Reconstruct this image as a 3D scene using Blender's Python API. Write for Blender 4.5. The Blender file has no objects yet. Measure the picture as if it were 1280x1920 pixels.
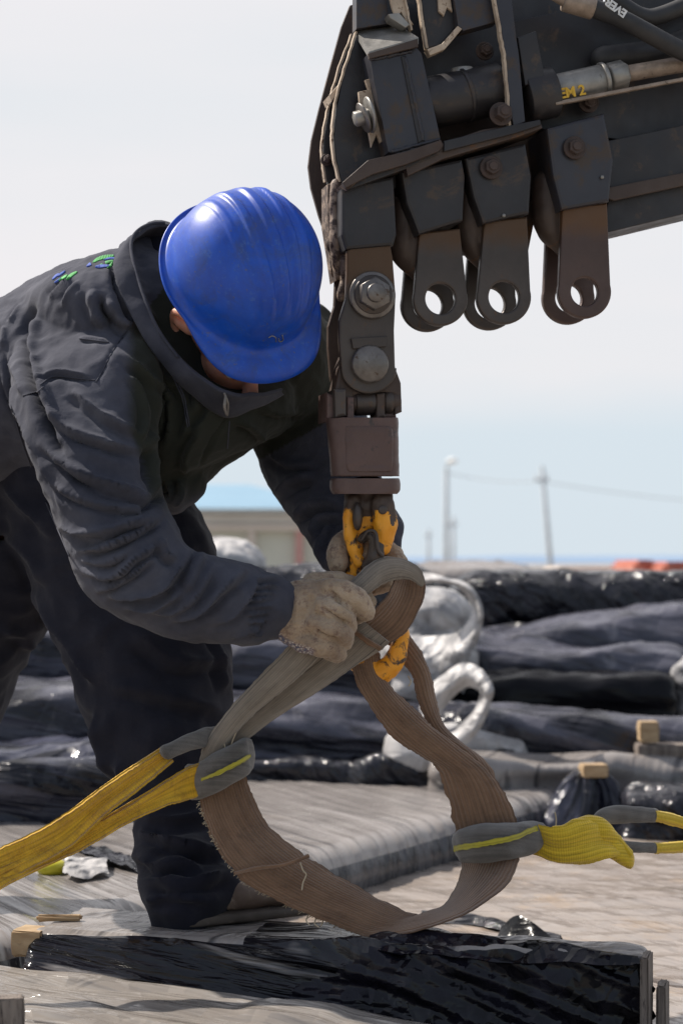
import bpy, bmesh, math, random
import numpy as np
from mathutils import Vector, Matrix
from mathutils.bvhtree import BVHTree
R = math.radians
random.seed(4)
scene = bpy.context.scene
# ---------------------------------------------------------------- camera
CZ = 1.65; FP = 3733.3; HX = 640.0; HY = 1055.0
cam = bpy.data.cameras.new('camera'); camo = bpy.data.objects.new('camera', cam)
scene.collection.objects.link(camo); scene.camera = camo
camo.location = (0, 0, CZ); camo.rotation_euler = (R(90), 0, 0)
cam.sensor_fit = 'VERTICAL'; cam.sensor_height = 36; cam.sensor_width = 24; cam.lens = 70
cam.shift_y = 95/1920.0; cam.clip_start = 0.05; cam.clip_end = 20000
cam.dof.use_dof = True; cam.dof.focus_distance = 3.03; cam.dof.aperture_fstop = 5.0
# ---------------------------------------------------------------- light
SUN = Vector((-0.58, 0.30, 0.76)).normalized()
sun = bpy.data.lights.new('sun', 'SUN'); sun.energy = 5.0; sun.angle = R(0.55); sun.color = (1.0, .93, .84)
suno = bpy.data.objects.new('sun', sun); scene.collection.objects.link(suno)
suno.rotation_euler = SUN.to_track_quat('Z', 'Y').to_euler()
world = bpy.data.worlds.new('World'); scene.world = world; world.use_nodes = True
wn = world.node_tree.nodes; wl = world.node_tree.links
bg = wn['Background']; bg.inputs['Strength'].default_value = 0.1
sky = wn.new('ShaderNodeTexSky'); sky.sky_type = 'NISHITA'; sky.sun_disc = False
sky.sun_elevation = math.asin(SUN.z); sky.sun_rotation = math.atan2(SUN.x, SUN.y)
sky.air_density = 1.2; sky.dust_density = 2.0
tc = wn.new('ShaderNodeTexCoord'); mp = wn.new('ShaderNodeMapping'); mp.inputs['Scale'].default_value = (1.2, 1.2, 6.0)
wl.new(tc.outputs['Generated'], mp.inputs['Vector'])
nz = wn.new('ShaderNodeTexNoise'); nz.inputs['Scale'].default_value = 1.6; nz.inputs['Detail'].default_value = 5; nz.inputs['Roughness'].default_value = .5
wl.new(mp.outputs['Vector'], nz.inputs['Vector'])
cr = wn.new('ShaderNodeValToRGB'); cr.color_ramp.elements[0].position = .30; cr.color_ramp.elements[1].position = .62
cr.color_ramp.elements[0].color = (6.15, 6.45, 6.75, 1); cr.color_ramp.elements[1].color = (7.0, 6.8, 6.95, 1)
wl.new(nz.outputs['Fac'], cr.inputs['Fac'])
mx = wn.new('ShaderNodeMix'); mx.data_type = 'RGBA'; mx.inputs['Factor'].default_value = .95
# bright hazy cloud on the sun's side, clearer and bluer sky on the other
sx = wn.new('ShaderNodeSeparateXYZ'); zn = wn.new('ShaderNodeMath'); zn.operation = 'MULTIPLY_ADD'; wl.new(nz.outputs['Fac'], zn.inputs[0]); zn.inputs[1].default_value = .05
zr = wn.new('ShaderNodeMapRange'); zr.interpolation_type = 'SMOOTHSTEP'; zr.inputs['From Min'].default_value = .085; zr.inputs['From Max'].default_value = .125; wl.new(zn.outputs[0], zr.inputs['Value'])
cm = wn.new('ShaderNodeMix'); cm.data_type = 'RGBA'; wl.new(zr.outputs['Result'], cm.inputs['Factor']); cm.inputs[6].default_value = (5.5, 6.2, 6.75, 1); wl.new(cr.outputs['Color'], cm.inputs[7]); wl.new(tc.outputs['Generated'], sx.inputs[0])
mr = wn.new('ShaderNodeMapRange'); mr.interpolation_type = 'SMOOTHSTEP'; mr.inputs['From Min'].default_value = -.25; mr.inputs['From Max'].default_value = .75
mr.inputs['To Min'].default_value = .28; mr.inputs['To Max'].default_value = .97
wl.new(sx.outputs['Z'], zn.inputs[2]); wl.new(sx.outputs['Y'], mr.inputs['Value']); wl.new(mr.outputs['Result'], mx.inputs['Factor'])
wl.new(sky.outputs['Color'], mx.inputs[6]); wl.new(cm.outputs[2], mx.inputs[7])
wl.new(mx.outputs[2], bg.inputs['Color'])
scene.view_settings.view_transform = 'Standard'; scene.view_settings.look = 'None'
scene.view_settings.gamma = 1; scene.view_settings.exposure = 0.34
scene.render.engine = 'CYCLES'

# ---------------------------------------------------------------- maths
def W(px, py, d):
    return np.array([(px-HX)/FP*d, d, CZ-(py-HY)/FP*d])
def ctm(P, n, closed=False):
    """Catmull-Rom resample of an array of points to n points"""
    P = np.asarray(P, float)
    if len(P) == 2:
        t = np.linspace(0, 1, n)[:, None]; return P[0]*(1-t)+P[1]*t
    E = np.vstack([2*P[0]-P[1], P, 2*P[-1]-P[-2]])
    u = np.linspace(0, len(P)-1, n); i = np.minimum(u.astype(int), len(P)-2); t = (u-i)[:, None]
    a, b, c, d = E[i], E[i+1], E[i+2], E[i+3]
    return .5*((2*b)+(-a+c)*t+(2*a-5*b+4*c-d)*t*t+(-a+3*b-3*c+d)*t**3)
M = {}
_p = np.random.RandomState(7).permutation(256); _p = np.concatenate([_p, _p, _p])
_g = np.random.RandomState(9).normal(size=(256, 3)); _g /= np.linalg.norm(_g, axis=1)[:, None]
def noise(P, s=1.0, off=0.0):
    P = np.asarray(P, float)*s+off+100.37
    I = np.floor(P).astype(int); f = P-I; I &= 255; u = f*f*f*(f*(f*6-15)+10); r = 0
    for dx in (0, 1):
        for dy in (0, 1):
            for dz in (0, 1):
                h = _p[_p[_p[(I[:, 0]+dx) & 255]+((I[:, 1]+dy) & 255)]+((I[:, 2]+dz) & 255)]
                g = _g[h]; w = (u[:, 0] if dx else 1-u[:, 0])*(u[:, 1] if dy else 1-u[:, 1])*(u[:, 2] if dz else 1-u[:, 2])
                r = r+w*(g[:, 0]*(f[:, 0]-dx)+g[:, 1]*(f[:, 1]-dy)+g[:, 2]*(f[:, 2]-dz))
    return r*1.6
_rc = np.random.RandomState(21).uniform(size=(256, 3))
def worley(P, s=1.0, off=0.0):
    """cell pyramids with flat sides: the facets of crushed film"""
    A = np.array([[.80, .36, -.48], [-.60, .48, -.64], [0, .80, .60]])
    P = (np.asarray(P, float)@A)*s+off+57.3; I = np.floor(P).astype(int); best = np.full(len(P), 9.)
    for dx in (-1, 0, 1):
        for dy in (-1, 0, 1):
            for dz in (-1, 0, 1):
                J = I+[dx, dy, dz]; h = _p[_p[_p[J[:, 0] & 255]+(J[:, 1] & 255)]+(J[:, 2] & 255)]
                best = np.minimum(best, np.abs(J+_rc[h]-P).max(1))
    return best
def sst(a, b, x):
    t = np.clip((x-a)/(b-a), 0, 1); return t*t*(3-2*t)

# ---------------------------------------------------------------- objects
def tag(o, label=None, cat=None, group=None, kind=None):
    if label: o['label'] = label
    if cat: o['category'] = cat
    if group: o['group'] = group
    if kind: o['kind'] = kind
    return o
def thing(name, label, cat, loc, group=None):
    o = bpy.data.objects.new(name, None); scene.collection.objects.link(o)
    o.empty_display_size = .1; o.location = Vector(loc)
    return tag(o, label, cat, group)
WLOC = {}
def absloc(o):
    l = Vector(o.location)
    while o.parent: o = o.parent; l += o.location
    return l
def mk(name, V, Fc, mat, parent=None, smooth=True, attrs=None, mi=None, base=False):
    V = np.asarray(V, float)
    lo, hi = V.min(0), V.max(0); c = (lo+hi)/2
    if parent is None or base: c = np.array([c[0], c[1], lo[2]])
    me = bpy.data.meshes.new(name); me.from_pydata((V-c).tolist(), [], [list(map(int, f)) for f in Fc]); me.update()
    for m in (mat if isinstance(mat, (list, tuple)) else [mat]): me.materials.append(M[m] if isinstance(m, str) else m)
    if mi is not None: me.polygons.foreach_set('material_index', np.asarray(mi, int))
    if smooth: me.polygons.foreach_set('use_smooth', [True]*len(me.polygons))
    for k, a in (attrs or {}).items():
        a = np.asarray(a, float)
        if a.ndim == 1:
            at = me.attributes.new(k, 'FLOAT', 'POINT'); at.data.foreach_set('value', a)
        else:
            at = me.attributes.new(k, 'FLOAT_VECTOR', 'POINT'); at.data.foreach_set('vector', a.ravel())
    o = bpy.data.objects.new(name, me); scene.collection.objects.link(o)
    if parent is not None:
        o.parent = parent; o.location = Vector(c)-absloc(parent)
    else: o.location = Vector(c)
    return o
def join(parts):
    Vs, Fs, n = [], [], 0
    for V, Fc in parts:
        Vs.append(np.asarray(V)); Fs += [[i+n for i in f] for f in Fc]; n += len(V)
    return np.vstack(Vs), Fs
def rings(Rg, cap=True, closed=True):
    """Rg: (m, n, 3) rings -> mesh"""
    m, n = Rg.shape[:2]; V = Rg.reshape(-1, 3); Fc = []
    for i in range(m-1):
        for j in range(n if closed else n-1):
            k = (j+1) % n; Fc.append((i*n+j, i*n+k, (i+1)*n+k, (i+1)*n+j))
    if cap:
        V = np.vstack([V, Rg[0].mean(0), Rg[-1].mean(0)]); a = m*n
        for j in range(n):
            k = (j+1) % n; Fc.append((j, a, k)) ; Fc.append(((m-1)*n+k, a+1, (m-1)*n+j))
    return V, Fc
def loft(S, m=40, n=28, e=1.0, endr=True):
    """S: sections (x0,y0,x1,y1,d,t[,dd]): picture points of the two silhouette edges, depth, half thickness, depth skew"""
    S = np.array([list(s)+[0]*(7-len(s)) for s in S], float)
    S = ctm(S, m)
    out = []
    ph = np.linspace(0, 2*math.pi, n, endpoint=False)
    for i, (x0, y0, x1, y1, d, t, dd) in enumerate(S):
        A = W(x0, y0, d-dd); B = W(x1, y1, d+dd); c = (A+B)/2; a = (B-A)/2
        dirv = c-np.array([0, 0, CZ]); dirv /= np.linalg.norm(dirv)
        an = a/np.linalg.norm(a); b = dirv-an*np.dot(dirv, an); b = b/np.linalg.norm(b)*t
        cs, sn = np.cos(ph), np.sin(ph)
        cs = np.sign(cs)*np.abs(cs)**e; sn = np.sign(sn)*np.abs(sn)**e
        out.append(c+cs[:, None]*a+sn[:, None]*b)
    Rg = np.array(out)
    if endr:   # rounded ends
        def endcap(r0, r1):
            c0 = r0.mean(0); dv = c0-r1.mean(0); dv /= max(np.linalg.norm(dv), 1e-9)
            rad = np.linalg.norm(r0-c0, axis=1).min()*.8
            return [c0+(r0-c0)*math.cos(q)+dv*rad*math.sin(q) for q in (R(30), R(60), R(80))]
        Rg = np.array(endcap(Rg[0], Rg[1])[::-1]+list(Rg)+endcap(Rg[-1], Rg[-2]))
    return rings(Rg)
def tube(P, r, m=None, n=16, flat=1.0, up=(0, 0, 1), endr=True):
    P = np.asarray(P, float); r = np.asarray([r]*len(P) if np.isscalar(r) else r, float)
    m = m or max(2, len(P)*6)
    Q = ctm(np.hstack([P, r[:, None]]), m); P, r = Q[:, :3], Q[:, 3]
    T = np.gradient(P, axis=0); T /= np.linalg.norm(T, axis=1)[:, None]
    u = np.array(up, float); u = u-T[0]*u.dot(T[0])
    if np.linalg.norm(u) < 1e-3: u = np.array([1., 0, 0])-T[0]*T[0][0]
    ph = np.linspace(0, 2*math.pi, n, endpoint=False); out = []
    for i in range(m):
        u = u-T[i]*u.dot(T[i]); u /= np.linalg.norm(u); v = np.cross(T[i], u)
        out.append(P[i]+r[i]*(np.cos(ph)[:, None]*u+flat*np.sin(ph)[:, None]*v))
    Rg = np.array(out)
    if endr:
        a = [P[0]+(Rg[0]-P[0])*math.cos(q)-T[0]*r[0]*math.sin(q) for q in (R(80), R(55), R(28))]
        b = [P[-1]+(Rg[-1]-P[-1])*math.cos(q)+T[-1]*r[-1]*math.sin(q) for q in (R(28), R(55), R(80))]
        Rg = np.array(a+list(Rg)+b)
    return rings(Rg)
def cyl(p0, p1, r, n=32, bev=.0015, r1=None):
    """solid cylinder with a small chamfer"""
    p0, p1 = np.asarray(p0, float), np.asarray(p1, float); ax = p1-p0; L = np.linalg.norm(ax); ax = ax/L
    u = np.cross(ax, (0, 0, 1) if abs(ax[2]) < .9 else (1, 0, 0)); u /= np.linalg.norm(u); v = np.cross(ax, u)
    ph = np.linspace(0, 2*math.pi, n, endpoint=False)+math.pi/n; r1 = r if r1 is None else r1
    c = np.cos(ph)[:, None]*u+np.sin(ph)[:, None]*v
    Rg = np.array([p0+c*(r-bev), p0+ax*bev+c*r, p1-ax*bev+c*r1, p1+c*(r1-bev)])
    return rings(Rg)
def ell(c, ax, rad, n=24):
    """ellipsoid; ax = 3 column vectors"""
    th = np.linspace(0.02, math.pi-.02, n//2+2); ph = np.linspace(0, 2*math.pi, n, endpoint=False)
    A = np.asarray(ax, float)
    Rg = np.array([[np.sin(t)*np.cos(p)*rad[0], np.sin(t)*np.sin(p)*rad[1], np.cos(t)*rad[2]] for t in th for p in ph]).reshape(len(th), n, 3)
    return rings(np.asarray(c)+Rg@A)
def fuse(parts, voxel, smooth=4, fac=.5):
    V, Fc = join(parts)
    me = bpy.data.meshes.new('tmp'); me.from_pydata(V.tolist(), [], [list(map(int, f)) for f in Fc])
    o = bpy.data.objects.new('tmp', me); scene.collection.objects.link(o)
    m = o.modifiers.new('r', 'REMESH'); m.mode = 'VOXEL'; m.voxel_size = voxel; m.adaptivity = 0
    if smooth: s = o.modifiers.new('s', 'SMOOTH'); s.factor = fac; s.iterations = smooth
    dg = bpy.context.evaluated_depsgraph_get(); m2 = bpy.data.meshes.new_from_object(o.evaluated_get(dg))
    V2 = np.empty(len(m2.vertices)*3); m2.vertices.foreach_get('co', V2); V2 = V2.reshape(-1, 3)
    F2 = [tuple(p.vertices) for p in m2.polygons]
    bpy.data.objects.remove(o); bpy.data.meshes.remove(me); bpy.data.meshes.remove(m2)
    return V2, F2
def normals(V, Fc):
    me = bpy.data.meshes.new('tmp'); me.from_pydata(np.asarray(V).tolist(), [], [list(map(int, f)) for f in Fc]); me.update()
    N = np.empty(len(me.vertices)*3); me.vertex_normals.foreach_get('vector', N); bpy.data.meshes.remove(me)
    return N.reshape(-1, 3)
def proj(V):
    return np.stack([HX+V[:, 0]/V[:, 1]*FP, HY-(V[:, 2]-CZ)/V[:, 1]*FP], 1)
def smooth_attr(a, Fc, it=2):
    return a
def pdist(P, L):
    """signed distance to polyline and parameter"""
    best = np.full(len(P), 1e9); sg = np.zeros(len(P)); par = np.zeros(len(P)); n = len(L)-1
    for i in range(n):
        a, b = L[i], L[i+1]; ab = b-a; l2 = ab.dot(ab)+1e-9; ap = P-a
        t = np.clip(ap@ab/l2, 0, 1); q = ap-t[:, None]*ab; d = np.hypot(q[:, 0], q[:, 1])
        s = np.sign(ab[0]*ap[:, 1]-ab[1]*ap[:, 0]); k = d < best
        best[k] = d[k]; sg[k] = s[k]; par[k] = (i+t[k])/n
    return best*sg, par
def folds(V, Fc, FL, back=0.0):
    """sculpt cloth folds along lines; each (points, width px, height m, sharp)"""
    N = normals(V, Fc); P = proj(V); face = sst(-.15, .25, -N[:, 1]*.98-N[:, 2]*0.0)
    D = np.zeros(len(V))
    for L, w, h, sh in FL:
        L = ctm(L, max(6, 4*len(L))); lo = L.min(0)-w*5; hi = L.max(0)+w*5
        k = np.where((P[:, 0] > lo[0]) & (P[:, 0] < hi[0]) & (P[:, 1] > lo[1]) & (P[:, 1] < hi[1]))[0]
        if not len(k): continue
        s, t = pdist(P[k], L); tp = np.minimum(1, np.minimum(t, 1-t)*5+.08)*np.exp(-np.maximum(0, 0)); 
        edge = ((t <= 0) | (t >= 1))
        if sh == 2: f = -np.exp(-(s/w)**2)
        elif sh == 1: f = np.exp(-np.abs(s)/w)-.75*np.exp(-((s-1.7*w)/(1.1*w))**2)
        else: f = np.exp(-(s/w)**2)-.7*np.exp(-((s-1.9*w)/(1.2*w))**2)
        D[k] += h*f*tp
    return V+N*(D*face)[:, None]

# ---------------------------------------------------------------- materials
def nm(name):
    m = bpy.data.materials.new(name); m.use_nodes = True; nt = m.node_tree
    return m, nt, nt.nodes['Principled BSDF']
def coord(nt, src, sc=(1, 1, 1), rot=(0, 0, 0)):
    if src == 'Object': s = nt.nodes.new('ShaderNodeTexCoord').outputs['Object']
    else:
        a = nt.nodes.new('ShaderNodeAttribute'); a.attribute_name = src; s = a.outputs['Vector']
    mpn = nt.nodes.new('ShaderNodeMapping'); mpn.vector_type = 'TEXTURE'; mpn.inputs['Scale'].default_value = tuple(1/q for q in sc); mpn.inputs['Rotation'].default_value = rot
    nt.links.new(s, mpn.inputs['Vector']); return mpn.outputs['Vector']
def nnoise(nt, vec, scale, detail=4, rough=.55, dist=0):
    n = nt.nodes.new('ShaderNodeTexNoise'); n.inputs['Scale'].default_value = scale; n.inputs['Detail'].default_value = detail
    n.inputs['Roughness'].default_value = rough; n.inputs['Distortion'].default_value = dist
    nt.links.new(vec, n.inputs['Vector']); return n.outputs['Fac']
def ramp(nt, fac, stops):
    r = nt.nodes.new('ShaderNodeValToRGB'); e = r.color_ramp.elements
    while len(e) < len(stops): e.new(.5)
    for q, (p, c) in zip(e, stops):
        q.position = p; q.color = (c[0], c[1], c[2], 1) if not np.isscalar(c) else (c, c, c, 1)
    nt.links.new(fac, r.inputs['Fac']); return r.outputs['Color']
def mix(nt, f, a, b, mode='MIX'):
    n = nt.nodes.new('ShaderNodeMix'); n.data_type = 'RGBA'; n.blend_type = mode
    for s, v in ((n.inputs['Factor'], f), (n.inputs[6], a), (n.inputs[7], b)):
        if isinstance(v, (int, float)): s.default_value = v if s.type == 'VALUE' else (v, v, v, 1)
        elif isinstance(v, tuple): s.default_value = (*v, 1)
        else: nt.links.new(v, s)
    return n.outputs[2]
def bump(nt, b, h, strength=.3, dist=.002, prev=None):
    n = nt.nodes.new('ShaderNodeBump'); n.inputs['Strength'].default_value = strength; n.inputs['Distance'].default_value = dist
    nt.links.new(h, n.inputs['Height'])
    if prev is not None: nt.links.new(prev, n.inputs['Normal'])
    nt.links.new(n.outputs['Normal'], b.inputs['Normal']); return n.outputs['Normal']
def grime(name, c1, c2, c3=None, scale=6, thr=.6, rough=(.4, .75), metal=0, bsc=60, bst=.3, bd=.001, src='Object', sc=(1, 1, 1), spec=.5, sp_scale=None, top=None):
    """two base tones, optional stains of a third colour, uneven gloss and a fine relief"""
    m, nt, b = nm(name); v = coord(nt, src, sc)
    n1 = nnoise(nt, v, scale, 6, .6); col = ramp(nt, n1, [(.35, c1), (.65, c2)])
    if c3 is not None:
        n2 = nnoise(nt, v, (sp_scale or scale*2.3), 8, .7, .4); f = ramp(nt, n2, [(thr, 0.), (thr+.07, 1.)])
        col = mix(nt, f, col, c3)
    if top is not None:
        sp = nt.nodes.new('ShaderNodeSeparateXYZ'); nt.links.new(coord(nt, 'Object'), sp.inputs[0]); ad = nt.nodes.new('ShaderNodeMath'); ad.operation = 'MULTIPLY_ADD'
        nt.links.new(nnoise(nt, v, 22, 6, .7), ad.inputs[0]); ad.inputs[1].default_value = .05; nt.links.new(sp.outputs['Z'], ad.inputs[2])
        col = mix(nt, ramp(nt, ad.outputs[0], [(.055, 0.), (.085, .9)]), col, top)
    nt.links.new(col, b.inputs['Base Color'])
    nr = nnoise(nt, v, scale*3, 6, .65); rr = ramp(nt, nr, [(.3, rough[0]), (.7, rough[1])]); nt.links.new(rr, b.inputs['Roughness'])
    b.inputs['Metallic'].default_value = metal; b.inputs['Specular IOR Level'].default_value = spec
    p = bump(nt, b, nnoise(nt, v, bsc, 6, .65), bst, bd)
    return m
M['steel_dark'] = grime('painted_dark_steel', (.019, .018, .021), (.040, .036, .037), (.072, .050, .036), 7, .56, (.30, .55), .25, 90, .35, .0012)
M['steel_blue'] = grime('blue_grey_painted_steel', (.028, .028, .036), (.046, .044, .052), (.062, .042, .030), 6, .52, (.28, .5), .2, 80, .3, .001)
M['steel_brown'] = grime('rusty_brown_steel', (.050, .032, .026), (.085, .060, .048), (.16, .075, .03), 8, .60, (.40, .7), .2, 90, .4, .0014)
M['steel_lug'] = grime('worn_lug_steel', (.052, .042, .037), (.088, .072, .064), (.13, .065, .03), 7, .60, (.30, .55), .45, 110, .35, .001, top=(.095, .050, .024))
M['steel_lug_red'] = grime('reddish_worn_lug_steel', (.065, .040, .034), (.10, .064, .054), (.05, .04, .036), 7, .60, (.30, .55), .35, 110, .35, .001, top=(.12, .058, .024))
M['rust_light'] = grime('pale_flaky_rust', (.20, .14, .10), (.36, .27, .20), (.06, .036, .026), 26, .44, (.5, .8), .1, 120, .5, .002)
M['lit_edge'] = grime('painted_sunlit_edge', (.34, .26, .19), (.56, .45, .34), (.16, .10, .065), 26, .56, (.5, .8), .1, 120, .5, .001)  # sunlight on the cut edges is put into this pale colour
M['steel_rotor'] = grime('brown_primer_steel', (.085, .052, .045), (.125, .078, .068), (.055, .045, .042), 11, .58, (.38, .6), .25, 120, .35, .001)
M['grey_metal'] = grime('bare_grey_metal', (.20, .19, .175), (.34, .325, .30), (.14, .10, .075), 20, .62, (.35, .6), .6, 120, .35, .001)
M['bolt'] = grime('greasy_bolt_steel', (.13, .115, .105), (.22, .20, .185), (.09, .06, .045), 30, .58, (.3, .5), .6, 150, .35, .0008)
M['rust_bolt'] = grime('rusty_bolt_steel', (.050, .036, .031), (.080, .054, .046), (.06, .04, .035), 40, .6, (.5, .8), .2, 150, .4, .001)
M['cable'] = grime('black_rubber', (.018, .018, .02), (.035, .033, .033), None, 20, .6, (.45, .7), 0, 300, .2, .0005)
M['hose_end'] = grime('brassy_hose_fitting', (.22, .17, .13), (.38, .30, .24), (.12, .09, .07), 40, .6, (.4, .7), .4, 120, .3, .001)
M['yellow_metal'] = grime('worn_yellow_hook_paint', (.80, .30, .015), (.95, .42, .03), (.055, .038, .03), 16, .52, (.38, .6), 0, 120, .5, .0015, sp_scale=38)
M['yellow_mark'] = grime('faded_yellow_mark', (.62, .36, .02), (.75, .46, .05), (.2, .15, .08), 60, .6, (.5, .7), 0, 100, .2, .0005)
M['white_ink'] = grime('white_printed_ink', (.6, .6, .6), (.75, .75, .75), None, 60, .6, (.5, .7), 0, 100, .2, .0005)
# cloth
def cloth(name, c1, c2, rough=.9, weave=900, wst=.25, sheen=.06, attr=False, dust=None):
    m, nt, b = nm(name); v = coord(nt, 'Object')
    n1 = nnoise(nt, v, 7, 7, .65); col = ramp(nt, n1, [(.35, c1), (.65, c2)])
    if dust:
        n2 = nnoise(nt, v, 13, 8, .75); col = mix(nt, ramp(nt, n2, [(.55, 0.), (.8, .5)]), col, dust)
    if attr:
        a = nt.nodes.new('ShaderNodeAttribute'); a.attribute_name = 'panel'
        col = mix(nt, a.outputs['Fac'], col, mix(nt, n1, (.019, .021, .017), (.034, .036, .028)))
    nt.links.new(col, b.inputs['Base Color']); b.inputs['Roughness'].default_value = rough
    b.inputs['Sheen Weight'].default_value = sheen; b.inputs['Specular IOR Level'].default_value = .15
    p = bump(nt, b, nnoise(nt, v, 38, 5, .6, .8), .35, .004)
    rn = nt.nodes.new('ShaderNodeTexNoise'); rn.noise_type = 'RIDGED_MULTIFRACTAL'; rn.inputs['Scale'].default_value = 9; rn.inputs['Detail'].default_value = 3.5; rn.inputs['Roughness'].default_value = .45; rn.inputs['Distortion'].default_value = .5
    nt.links.new(coord(nt, 'Object', (1, 1, 1.7), (.2, .5, 0)), rn.inputs['Vector']); p = bump(nt, b, rn.outputs['Fac'], .42, .010, p)
    bump(nt, b, nnoise(nt, v, weave, 2, .6), wst, .0008, p)
    return m
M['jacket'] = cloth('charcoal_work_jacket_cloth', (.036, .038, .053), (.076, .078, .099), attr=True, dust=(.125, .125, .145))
M['trouser'] = cloth('navy_black_trouser_cloth', (.011, .012, .021), (.021, .022, .033), dust=(.045, .043, .05))
# skin
m, nt, b = nm('weathered_skin'); v = coord(nt, 'Object')
nt.links.new(ramp(nt, nnoise(nt, v, 30, 6), [(.3, (.50, .22, .145)), (.7, (.66, .34, .23))]), b.inputs['Base Color'])
b.inputs['Roughness'].default_value = .5; b.inputs['Subsurface Weight'].default_value = .35; b.inputs['Subsurface Radius'].default_value = (.012, .004, .002); b.inputs['Subsurface Scale'].default_value = 1
bump(nt, b, nnoise(nt, v, 250, 4), .25, .0008); M['skin'] = m
M['hair'] = cloth('dark_hair', (.015, .011, .009), (.03, .022, .018))
# helmet plastic
m, nt, b = nm('scuffed_blue_plastic'); v = coord(nt, 'Object')
n1 = nnoise(nt, v, 9, 7, .7, .5)
col = ramp(nt, n1, [(.40, (.003, .056, .40)), (.60, (.004, .080, .52))])
dirt = ramp(nt, nnoise(nt, v, 13, 10, .78, .6), [(.47, 0.), (.66, .75)]); col = mix(nt, dirt, col, (.035, .055, .15))
vs = coord(nt, 'Object', (9, 1.6, 9), (.5, .3, .5)); scr = ramp(nt, nnoise(nt, vs, 11, 8, .8), [(.56, 0.), (.72, .7)]); col = mix(nt, scr, col, (.09, .19, .42))
col = mix(nt, ramp(nt, nnoise(nt, v, 130, 3, .6), [(.66, 0.), (.70, .6)]), col, (.10, .10, .12))
nt.links.new(col, b.inputs['Base Color'])
nt.links.new(ramp(nt, nnoise(nt, v, 22, 7, .7), [(.3, .30), (.7, .55)]), b.inputs['Roughness'])
p = bump(nt, b, nnoise(nt, v, 130, 5, .7), .08, .0008); bump(nt, b, nnoise(nt, vs, 30, 5, .7), .06, .0006, p); M['helmet'] = m
# glove
m, nt, b = nm('dirty_knitted_glove'); v = coord(nt, 'Object')
col = ramp(nt, nnoise(nt, v, 14, 8, .7), [(.34, (.20, .135, .09)), (.5, (.35, .26, .175)), (.66, (.49, .385, .28))])
col = mix(nt, ramp(nt, nnoise(nt, v, 55, 8, .75), [(.50, 0.), (.64, .85)]), col, (.13, .07, .05))
vc = nt.nodes.new('ShaderNodeTexVoronoi'); vc.inputs['Scale'].default_value = 210; nt.links.new(coord(nt, 'Object', (1, 1, 1.6)), vc.inputs['Vector'])
knit = ramp(nt, vc.outputs['Distance'], [(.25, (.50, .48, .47)), (.5, (.17, .10, .09)), (.7, (.06, .07, .13))])
a = nt.nodes.new('ShaderNodeAttribute'); a.attribute_name = 'cuff'; col = mix(nt, a.outputs['Fac'], col, knit)
nt.links.new(col, b.inputs['Base Color']); b.inputs['Roughness'].default_value = .8; b.inputs['Sheen Weight'].default_value = .2
p = bump(nt, b, vc.outputs['Distance'], .6, .0014); bump(nt, b, nnoise(nt, v, 60, 6, .7), .5, .0018, p); M['glove'] = m
M['shoe'] = grime('scuffed_brown_leather', (.11, .078, .062), (.18, .135, .11), (.26, .21, .17), 20, .58, (.5, .8), 0, 80, .5, .002)
M['sole'] = grime('dark_rubber_sole', (.06, .048, .04), (.10, .082, .07), (.18, .14, .11), 20, .6, (.6, .8), 0, 80, .5, .002)
# webbing: attribute st = (across m, along m, 0)
def webbing(name, c1, c2, c3, ribs, ribst=.6, cross=500, fuzz=.4, thr=.55, seam=False):
    m, nt, b = nm(name); v = coord(nt, 'st'); vs = coord(nt, 'st', (1, .12, 1))
    col = ramp(nt, nnoise(nt, v, 16, 8, .7), [(.3, c1), (.7, c2)])
    col = mix(nt, ramp(nt, nnoise(nt, v, 24, 8, .75, .5), [(thr, 0.), (thr+.2, .8)]), col, c3)
    wv = nt.nodes.new('ShaderNodeTexWave'); wv.wave_type = 'BANDS'; wv.bands_direction = 'X'; wv.inputs['Scale'].default_value = ribs; wv.inputs['Distortion'].default_value = .6
    wv.inputs['Detail'].default_value = 2; wv.inputs['Detail Scale'].default_value = 3
    nt.links.new(v, wv.inputs['Vector'])
    wv2 = nt.nodes.new('ShaderNodeTexWave'); wv2.bands_direction = 'Y'; wv2.inputs['Scale'].default_value = cross; wv2.inputs['Distortion'].default_value = 1.5; wv2.inputs['Detail Scale'].default_value = 4
    nt.links.new(v, wv2.inputs['Vector'])
    col = mix(nt, 1.0, col, ramp(nt, wv.outputs['Fac'], [(0, .8), (.3, 1.0)]), 'MULTIPLY')
    streak = ramp(nt, nnoise(nt, coord(nt, 'st', (9, .35, 1)), 30, 6, .7), [(.3, .62), (.7, 1.15)])
    col = mix(nt, 1.0, col, streak, 'MULTIPLY')
    if seam:
        sp = nt.nodes.new('ShaderNodeSeparateXYZ'); at_ = nt.nodes.new('ShaderNodeAttribute'); at_.attribute_name = 'st'; nt.links.new(at_.outputs['Vector'], sp.inputs[0])
        ml = nt.nodes.new('ShaderNodeMath'); ml.operation = 'MULTIPLY'; ml.inputs[1].default_value = 100; nt.links.new(sp.outputs['Z'], ml.inputs[0])
        sm_ = ramp(nt, ml.outputs[0], [(.0, 1.), (.10, 1.), (.125, .35), (.15, 1.), (.85, 1.), (.875, .35), (.90, 1.)]); col = mix(nt, 1.0, col, sm_, 'MULTIPLY')
    nt.links.new(col, b.inputs['Base Color']); b.inputs['Roughness'].default_value = .9; b.inputs['Sheen Weight'].default_value = fuzz
    b.inputs['Sheen Roughness'].default_value = .5; b.inputs['Specular IOR Level'].default_value = .2
    p = bump(nt, b, wv.outputs['Fac'], ribst, .0018); p = bump(nt, b, wv2.outputs['Fac'], .5, .0012, p)
    bump(nt, b, nnoise(nt, v, 320, 5, .7), .5, .0012, p)
    return m
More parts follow.
